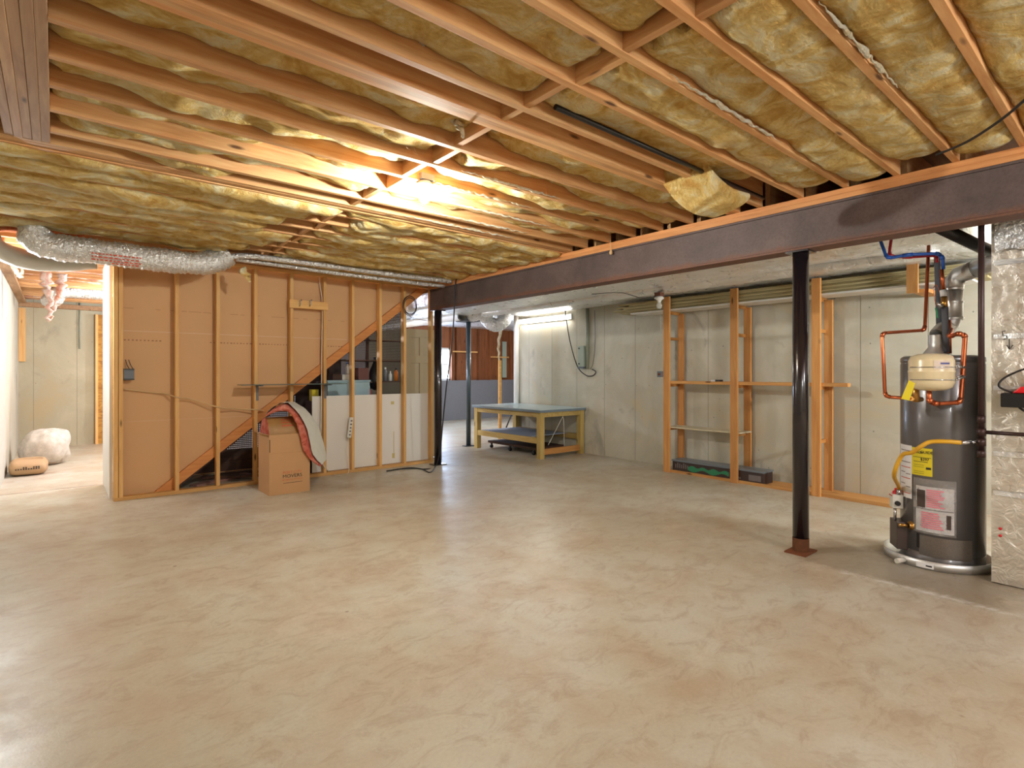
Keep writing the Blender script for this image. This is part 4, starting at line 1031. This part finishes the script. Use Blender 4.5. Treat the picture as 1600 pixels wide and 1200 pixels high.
# yellow gas hose to the gas pipe
GX, GY = 4.45, .722
vtop = g0 + gvd * .03 + lat * .03 + Vector((0, 0, zg1 + .002))
gp_ = Vector((GX, GY, D(1535, 691, 3.15).z))
hose = bez([vtop, vtop + Vector((0, 0, .06)), D(1397, 742, 3.42), D(1409, 712, 3.35), D(1425, 707, 3.28), D(1440, 697, 3.22), D(1454, 690.5, 3.2), D(1480, 690, 3.15), D(1501, 691.5, 3.13)], 8)
gh = thing('gas_hose', vtop, 'bright yellow flexible gas hose bending across the front of the water heater', 'hose')
build('hose', MB().tube(hose, .0135, 12), 'yellowhose', gh)
he = hose[-1]
build('fitting', MB().tube([he, he.lerp(gp_, .5)], .013, 8).tube([he.lerp(gp_, .5), gp_ + Vector((0, .02, 0))], .009, 8), 'chrome', gh)
build('fitting', MB().tube([vtop + Vector((0, 0, -.0)), vtop + Vector((0, 0, .035))], .015, 8), 'chrome', gh)
gpi = thing('gas_pipe', (GX, GY, .8), 'dark iron gas pipe dropping in front of the foil-wrapped plenum', 'pipe')
ztee = D(1535, 675, 3.15).z; zdrip = D(1535, 712, 3.15).z
build('riser', MB().tube([(GX, GY, zdrip), (GX, GY, 2.62)], .0165, 14), 'blackiron', gpi)
for zz_, rr in ((ztee, .025), (gp_.z, .024), (zdrip + .012, .022), (D(1535, 655, 3.15).z, .021)):
    build('coupling', MB().tube([(GX, GY, zz_ - .022), (GX, GY, zz_ + .022)], rr, 14), 'blackiron', gpi)
build('branch', MB().tube([(GX, GY, ztee), (GX + .0, GY - .36, ztee)], .012, 12), 'blackiron', gpi)
build('valve_handle', MB().box(GX - .02, GY - .40, ztee - .012, GX + .02, GY - .33, ztee + .016), 'redp', gpi)
# expansion tank
tc_ = D(1455, 611, 3.30); tr = .1235
zt0 = D(1455, 611, 3.3).z; zt1 = D(1455, 552, 3.3).z; h_ = zt1 - zt0
et = thing('expansion_tank', (tc_.x, tc_.y, zt0), 'round cream expansion tank hung in front of the water heater', 'tank')
build('tank', MB().lathe((tc_.x, tc_.y, zt0), [(.001, 0), (tr * .6, .006), (tr * .9, .025), (tr, .055), (tr, h_ * .48), (tr * 1.02, h_ * .5), (tr * 1.02, h_ * .53), (tr, h_ * .55), (tr, h_ * .8), (tr * .9, h_ * .92), (tr * .6, h_ * .98), (.001, h_)], 40), 'cream', et)
vd = Vector((-tc_.x, -tc_.y, 0)).normalized(); va = math.degrees(math.atan2(vd.y, vd.x))
curved('tank_label', va + 6, va + 48, zt0 + h_ * .58, zt0 + h_ * .80, plain('tank_label_paper', srgb(226, 206, 190), .5), et, tr + .0015, 8, tc_.x, tc_.y)
curved('tank_label_print', va + 22, va + 47, zt0 + h_ * .70, zt0 + h_ * .745, 'purple', et, tr + .003, 6, tc_.x, tc_.y)
for zz_ in (.30, .63):
    build('strap', MB().tube([(tc_.x + (tr + .002) * math.cos(math.radians(va + t)), tc_.y + (tr + .002) * math.sin(math.radians(va + t)), zt0 + h_ * zz_) for t in range(-60, 100, 8)], .003, 6), 'chrome', et)
    cp = Vector((tc_.x + (tr) * math.cos(math.radians(va + 78)), tc_.y + tr * math.sin(math.radians(va + 78)), zt0 + h_ * zz_))
    build('clamp', MB().tube([cp, D(1506, 574 if zz_ > .5 else 589, 3.3)], .009, 8).tube([cp + Vector((0, 0, .012)), D(1504, 571 if zz_ > .5 else 586, 3.3)], .006, 8), 'chrome', et)
tg = [D(1420, 594, 3.2), D(1430, 599, 3.2), D(1421, 626, 3.22), D(1408, 623, 3.22)]
build('yellow_tag', MB().prism(tg, vd * -.001), 'yellowlabel', et)
# copper pipes
def pipe(pts, r, mat, name, lab, cat='pipe', fittings=(), fm=None):
    t = thing(name, pts[-1], lab, cat)
    out = [Vector(pts[0])]
    for a, b, c in zip(pts[:-2], pts[1:-1], pts[2:]):      # small rounded corners
        a, b, c = map(Vector, (a, b, c)); k = min(.03, (a - b).length * .4, (c - b).length * .4)
        p = b + (a - b).normalized() * k; q = b + (c - b).normalized() * k
        out += [p, p * .25 + q * .25 + b * .5, q]
    out.append(Vector(pts[-1]))
    build('pipe', MB().tube(out, r, 14), mat, t)
    for b in pts[1:-1]:
        b = Vector(b); i = min(range(len(out)), key=lambda k: (out[k] - b).length)
        build('elbow', MB().tube(out[max(0, i - 1):i + 2], r * 1.25, 14), fm or mat, t)
    return t
cx_ = 3.5
pipe([D(1451, 384, 3.7), D(1445, 516, 3.6), D(1378, 520.5, cx_), D(1383, 620, cx_), D(1428, 623, 3.42)], .0115, 'copper', 'copper_pipe', 'copper pipe stepping out to the left of the water heater and back in')
build('relief_valve', MB().tube([D(1430, 603, 3.42), D(1432, 628, 3.42)], .021, 12).tube([D(1424, 623, 3.42), D(1440, 624, 3.45)], .016, 12), 'brass', label='brass valve below the left of the expansion tank', cat='valve')
pipe([D(1487, 515, 3.5), D(1483, 526, 3.42), D(1498, 521, 3.34), D(1508, 524, 3.33), D(1501, 629, 3.33), D(1462, 631, 3.33), D(1452, 627, 3.33), D(1452, 606, 3.33)], .014, 'copper', 'copper_pipe', 'copper loop joining the expansion tank to the right-hand pipes')
pipe([D(1483, 500, 3.55), D(1484, 552, 3.55)], .012, 'copper', 'copper_pipe', 'short copper riser on top of the water heater')
# insulated pipes and pex
def straight(pts, r, mat, name, lab, cat='pipe'): return build(name, MB().tube(pts, r, 16), mat, label=lab, cat=cat)
straight([D(1464, 398, 3.72), D(1468, 520, 3.68)], .019, 'foam', 'foam_covered_pipe', 'grey foam-covered pipe rising from the water heater, left of two')
straight([D(1476, 480, 3.56), D(1479.5, 550, 3.56)], .021, 'foam', 'foam_covered_pipe', 'grey foam-covered pipe rising from the water heater, right of two')
pipe([D(1372, 366, 3.75), D(1386, 404, 3.72), D(1418, 398, 3.66), D(1466, 396, 3.6), D(1473, 402, 3.6), D(1474, 421, 3.6)], .0115, 'blue', 'blue_water_pipe', 'blue plastic water pipe under the steel beam', fm='blue')
pipe([D(1394, 362, 3.8), D(1389, 400, 3.77), D(1418, 402, 3.7), D(1464, 399, 3.66), D(1464, 410, 3.66)], .0105, 'red', 'red_water_pipe', 'red plastic water pipe alongside the blue one', fm='red')
pipe([D(1471, 421, 3.6), D(1474, 452, 3.6)], .013, 'copper', 'copper_pipe', 'copper length below the end of the blue pipe')
sv = thing('shutoff_valve', D(1475, 478, 3.58), 'brass shutoff valve between the blue pipe and the foam-covered pipe', 'valve')
build('body', MB().tube([D(1474, 452, 3.6), D(1475, 464, 3.6)], .016, 12).tube([D(1475, 464, 3.6), D(1476, 481, 3.58)], .02, 12), 'brass', sv)
build('label', MB().tube([D(1473, 453, 3.58), D(1474, 463, 3.58)], .0185, 12), 'paper', sv)
build('handle', MB().tube([D(1463, 474, 3.6), D(1472, 478, 3.55)], .01, 8).tube([D(1466, 472, 3.55), D(1470, 482, 3.55)], .008, 8), 'chrome', sv)
build('green_wire', MB().tube(bez([D(1462, 481, 3.58), D(1464, 490, 3.58), D(1465, 497, 3.58)], 5), .006, 6), 'green', label='short green wire on the foam-covered pipe', cat='wire')
build('copper_wire', MB().tube(bez([D(1470, 462, 3.6), D(1464, 446, 3.6), D(1459, 450, 3.6), D(1460, 466, 3.6), D(1463, 478, 3.6)], 6), .0025, 6), 'copper', label='thin looping wire beside the foam-covered pipe', cat='wire')
straight([D(1459, 392, 4.2), D(1458, 352, 4.4)], .006, 'white', 'white_rod', 'thin white rod under the foil duct above the copper pipe', 'rod')
# flue: draft hood, elbow, vent
vp = thing('vent_pipe', D(1470, 548, 3.63), 'galvanised flue pipe with elbows rising from the water heater', 'flue')
hb = Vector((HX, HY, 1.48)); hb = Vector((HX - .02, HY + .02, 1.485))
build('draft_hood', MB().lathe(hb, [(.088, .0), (.084, .01), (.056, .05), (.055, .08), (.055, .14)], 28), 'galv', vp)
e0 = hb + Vector((0, 0, .14)); e1 = D(1483, 512, 3.68); e2 = D(1489, 498, 3.68); e3 = D(1489, 452, 3.70); e4 = D(1499, 430, 3.68); e5 = D(1522, 421, 3.6); e6 = D(1620, 388, 3.3)
build('lower_pipe', MB().tube(bez([e0, e0.lerp(e1, .5) + Vector((0, 0, .02)), e1, e2], 6), .052, 24), 'galv', vp)
build('riser', MB().tube([e2 + Vector((0, 0, -.01)), e3], .060, 28), 'galv', vp)
build('elbow', MB().tube([e3, e3.lerp(e4, .35) + Vector((0, 0, .03)), e4, e5], .063, 28), 'galv', vp)
build('upper_pipe', MB().tube([e5, e6], .058, 28), 'galv', vp)
sb = MB()
for p, q in ((e2, .0), (e3, .0), (e2.lerp(e3, .55), 0)): sb.tube([p + Vector((0, 0, -.006)), p + Vector((0, 0, .006))], .065, 28, False)
build('seam_band', sb, 'galv', vp)
straight([D(1455, 349, 3.45), D(1530, 385, 3.6), D(1590, 412, 3.7)], .042, 'black', 'black_drain_pipe', 'thick black drain pipe sloping behind the flue at the upper right')
# foil plenum
pnx = 4.62
pl_ = thing('furnace_plenum', (5.0, .1, 0), 'tall foil-wrapped furnace plenum at the right edge', 'duct')
mb = MB(); ya_, yb_ = -.75, .70
mb.grid(lambda u, v: Vector((pnx + .006 * nz(u * 22, v * 34, 2), ya_ + (yb_ - ya_) * u, 2.5 * v + .01 * (1 - v))), 60, 90)
mb.box(pnx + .007, ya_ + .01, .005, 5.3, yb_ - .0, 2.5)
build('foil_wrap', mb, 'foil_warm', pl_)
tpb = MB()
for z in (.55, .80, 1.22, 1.55, 2.02): tpb.add([(pnx - .009, ya_, z), (pnx - .009, yb_ - .01, z + .02), (pnx - .009, yb_ - .01, z + .05), (pnx - .009, ya_, z + .045)], [(0, 1, 2, 3)])

build('foil_tape', tpb, 'foil', pl_)
def scr(pts): return MB().tube([onX(x, y, pnx - .012) for x, y in pts], .0025, 6)
build('marker_scribble', scr([(1571, 517), (1566, 518), (1567, 525), (1572, 524), (1573, 529), (1568, 531)]), 'ink', pl_)
build('marker_arrow', scr([(1577, 530), (1577, 545), (1573, 539), (1577, 546), (1583, 539)]), 'ink', pl_)
for py in (826, 837): 
    p = onX(1563, py, pnx - .011); build('red_dot', MB().lathe(p, [(.009, 0), (.009, .004), (.001, .004)], 10, (-1, 0, 0)), 'redp', pl_)
cr = MB().grid(lambda u, v: Vector((pnx - .02 - .08 * abs(nz(u * 9, v * 7, 8)), ya_ + (yb_ - ya_ - .02) * u, 2.12 + .45 * v + .03 * nz(u * 12, v * 6, 1))), 40, 16)
build('crumpled_collar', cr, 'flexfoil', pl_)
pz1 = onX(1565, 614, pnx - .1).z; pz0 = onX(1565, 636, pnx - .1).z; py1 = onX(1564, 620, pnx - .1).y
cp_ = thing('condensate_pump', (pnx - .06, py1 - .12, pz0), 'red and black pump on the face of the foil plenum', 'pump')
build('tank', MB().box(pnx - .12, py1 - .30, pz0, pnx - .012, py1, pz1), 'black', cp_, bevel=.006)
build('motor_cover', MB().prism([(pnx - .11, py1 - .05, pz1 + .001), (pnx - .11, py1 - .09, pz1 + .04), (pnx - .11, py1 - .15, pz1 + .05), (pnx - .11, py1 - .16, pz1 + .12), (pnx - .11, py1 - .28, pz1 + .12), (pnx - .11, py1 - .28, pz1 + .001)], (.09, 0, 0)), 'redp', cp_, bevel=.006)
build('tube', MB().tube(bez([(pnx - .08, py1 - .06, pz1), (pnx - .09, py1 + .01, pz1 + .04), (pnx - .07, py1 - .02, pz1 + .10), (pnx - .06, py1 - .15, pz1 + .17), (pnx - .05, py1 - .3, pz1 + .2)], 8), .006, 8), 'rubber', cp_)
build('lower_tube', MB().tube(bez([(pnx - .08, py1 - .08, pz0), (pnx - .07, py1 - .14, pz0 - .035), (pnx - .07, py1 - .3, pz0 - .03)], 6), .006, 8), 'rubber', cp_)

# ============================================================ CARDBOARD BOX WITH INSULATION
bx0, bx1, by0, by1, bh = 1.79, 2.235, 6.27, 6.68, .665
cb = thing('moving_box', ((bx0 + bx1) / 2, (by0 + by1) / 2, 0), 'brown cardboard moving box printed MOVERS in front of the stud wall', 'box')
w = .005
cbm = MB().box(bx0, by0, 0, bx1, by0 + w, bh).box(bx0, by1 - w, 0, bx1, by1, bh).box(bx0, by0 + w, 0, bx0 + w, by1 - w, bh).box(bx1 - w, by0 + w, 0, bx1, by1 - w, bh).box(bx0 + w, by0 + w, 0, bx1 - w, by1 - w, w)
build('carton', cbm, 'cardboard', cb)
build('flap', MB().prism([(bx0, by0 + .01, bh), (bx0, by1 - .01, bh), (bx0 - .07, by1 - .02, bh + .02), (bx0 - .07, by0 + .02, bh + .02)], (0, 0, .004)), 'cardboard', cb)
build('handle_slot', MB().box(bx0 + .004, by0 - .001, bh - .19, bx0 + .012, by0 + .0005, bh - .05), 'ink', cb)
build('crease', MB().box(bx0, by0 - .0008, bh * .69, bx1, by0, bh * .692), plain('crease_brown', srgb(168, 118, 72), .8), cb)
tx = (math.radians(90), 0, 0); cxm = bx0 + .25
text('print', 'PORT CITY', .042, 'orangeink', cb, (cxm, by0 - .001, .222), tx)
text('print', 'MOVERS', .052, 'ink', cb, (cxm, by0 - .001, .178), tx, sx=1.1)
text('print', 'MOVING & STORAGE', .024, 'orangeink', cb, (cxm, by0 - .001, .147), tx)
build('print_line', MB().box(cxm - .1, by0 - .001, .118, cxm + .11, by0, .122), 'ink', cb)
rl = thing('insulation_roll', (2.0, 6.45, .66), 'kraft-faced roll of pink insulation sticking up from the moving box', 'insulation')
def rollpt(u, v):      # arch around the X axis
    a = math.pi * (v * 1.0); r = .20 + .004 * nz(u * 8, v * 6)
    return Vector((bx0 - .0 + .32 * u + .01, 6.47 - r * math.cos(a) * .85, .55 + .10 * 1 + r * math.sin(a) * 1.0))
build('kraft_face', MB().grid(rollpt, 16, 24), 'kraftpaper', rl)
fp = [Vector((bx0 + .008 + .012 * nz(i * .6, 2), 6.47 - .195 * math.cos(math.pi * i / 20) * .85, .65 + .195 * math.sin(math.pi * i / 20))) for i in range(21)]
build('pink_core', MB().prism(fp, (.29, 0, 0)), 'pink', rl)
for u_, b__ in ((.60, 'P'), ): pass
rk = MB()
for r_ in range(3):
    for k in range(7):
        u = .45 + k * .055; v = .16 + r_ * .07; p = rollpt(u, v); q = rollpt(u + .035, v + .03)
        n__ = Vector((0, -.004, .002)); rk.add([p + n__, rollpt(u + .035, v) + n__, q + n__, rollpt(u, v + .03) + n__], [(0, 1, 2, 3)])
build('print', rk, 'redink', rl)
# draped batt
YA, YB2 = 6.22, 6.62
C0 = [(413, 652), (430, 645), (449, 645), (459, 660), (466, 684), (470, 704), (484, 721), (500, 731)]
C1 = [(415, 648), (428, 636), (447, 630), (465, 646), (478, 668), (484, 692), (489, 712), (503, 727)]
C2 = [(419, 646), (436, 633), (456, 629), (478, 641), (494, 662), (503, 685), (508, 704), (510, 718)]
c0 = bez([onY(x, y, YA) for x, y in C0], 6); c1 = bez([onY(x, y, YA) for x, y in C1], 6); c2 = bez([onY(x, y, YB2) for x, y in C2], 6)
db_ = thing('draped_insulation', onY(500, 731, YA), 'pink insulation batt with white facing draped over the moving box', 'insulation')
N = len(c0)
def jt(p, i, k, a=.008): return p + Vector((nz(i * .7, k, 1), nz(i * .7, k, 5), nz(i * .7, k, 9))) * a
rows = []
for i in range(N):
    b0 = c2[i] + (c0[i] - c1[i]) * .9
    for kk, p in enumerate((c1[i] + Vector((0, .004, -.003)), c0[i].lerp(c1[i], .5) + Vector((0, -.012, 0)), c0[i], c0[i].lerp(b0, .5), b0, c2[i] + Vector((0, 0, -.004)))): rows.append(jt(p, i, kk, .016))
m = 6
fs = [(i * m + j, (i + 1) * m + j, (i + 1) * m + (j + 1) % m, i * m + (j + 1) % m) for i in range(N - 1) for j in range(m)] + [tuple(range(m)), tuple((N - 1) * m + j for j in range(m))[::-1]]
o = build('pink_fibre', MB().add(rows, fs, True), 'pink', db_); sd = o.modifiers.new('s', 'SUBSURF'); sd.levels = 1; sd.render_levels = 2
M['facing'] = plain('white_blue_facing', srgb(236, 238, 230), .4, 0, var=.08, scale=14)
fc = MB(); rws = []
for i in range(N):
    for k in range(7):
        p = c1[i].lerp(c2[i], k / 6); rws.append(p + Vector((0, -.008, .008)) + Vector((0, 0, .012 * nz(i * .5, k * 1.3, 4))))
fc.add(rws, [(i * 7 + j, (i + 1) * 7 + j, (i + 1) * 7 + j + 1, i * 7 + j + 1) for i in range(N - 1) for j in range(6)], True)
build('facing', fc, 'facing', db_)

# ============================================================ REAR PASSAGE
build('cement_sack', (lambda c: MB().grid(lambda u, v: Vector((c.x + .20 * math.copysign(abs(math.cos(u * 2 * math.pi)) ** .45, math.cos(u * 2 * math.pi)) * math.sin(v * math.pi) ** .35, c.y + .30 * math.copysign(abs(math.sin(u * 2 * math.pi)) ** .45, math.sin(u * 2 * math.pi)) * math.sin(v * math.pi) ** .35, .098 - .098 * math.cos(v * math.pi) + .008 * nz(u * 9, v * 6))), 48, 20))(Vector((-.275, 9.78, 0))), 'sack', label='brown paper sack lying on the floor by the left wall', cat='sack')
sp_ = MB(); random.seed(9)
for r_ in range(2):
    for k in range(10): 
        if r_ == 1 or 2 < k < 5 or k > 6: sp_.box(-.40 + k * .025, 9.472, .08 + r_ * -.02 + .03, -.385 + k * .025, 9.474, .095 + r_ * -.02 + .03)
bpy.data.objects['cement_sack']['category'] = 'sack'
build('sack_print', sp_, 'ink', bpy.data.objects['cement_sack'])
build('plastic_bag', (lambda c: MB().grid(lambda u, v: Vector((c.x + (.34 * math.cos(u * 2 * math.pi)) * math.sin(v * math.pi) ** .7 * (1 - .3 * v) * (1 + .3 * nz(math.cos(u * 6.28) * 2, math.sin(u * 6.28) * 2, v * 3)) , c.y + .32 * math.sin(u * 2 * math.pi) * math.sin(v * math.pi) ** .6 * (1 + .12 * nz(math.cos(u * 6.28) * 2, math.sin(u * 6.28) * 2 + 4, v * 3)), max(.0, .26 - .26 * math.cos(v * math.pi) + .06 * nz(math.cos(u * 6.28) * 3, math.sin(u * 6.28) * 3, v * 6) * math.sin(v * math.pi)))), 60, 28))(Vector((-.10, 10.6, 0))), 'plasticbag', label='crumpled translucent plastic bag behind the sack by the left wall', cat='bag')
build('bag_contents', MB().lathe((-.12, 10.6, .003), [(.001, 0), (.2, .01), (.24, .1), (.18, .22), (.001, .27)], 20), plain('bag_filling', srgb(190, 170, 150), .8), label='pale filling inside the translucent plastic bag', cat='filling')
a = onY(151, 470, YB - .05); b = onY(176, 470, YB - .05)
op = thing('strand_board_panel', ((a.x + b.x) / 2, YB - .03, 0), 'yellow strand board panel with a stud on the back wall of the passage', 'panel')
build('sheet', MB().box(a.x, YB - .03, .0, a.x + .9, YB - .012, 2.45), 'osb', op)
build('stud', MB().box(a.x - .02, YB - .09, 0, a.x + .02, YB - .031, 2.45), 'stud', op)
build('stud', MB().box(a.x + .10, YB - .075, 0, a.x + .135, YB - .032, 2.45), 'stud', op)
c = onY(124.5, 471, YB - .01); c2_ = onY(124.5, 545, YB - .01)
build('wall_rod', MB().tube([(c.x, YB - .02, c.z), (c.x, YB - .02, c2_.z)], .012, 8), 'conduit', label='thin rod on the concrete back wall of the passage', cat='rod')
build('sill_plate', MB().box(XL, YB - .1, 2.52, 1.2, YB - .001, 2.6).box(XL + .001, 7.3, 2.58, XL + .1, YB - .1, 2.62), 'girder', label='dark timber plate along the top of the passage walls', cat='timber')
build('corner_board', MB().box(XL + .002, YB - .06, 1.55, XL + .09, YB - .003, 2.5), 'stud', label='short timber in the back corner of the passage by the left wall', cat='timber')
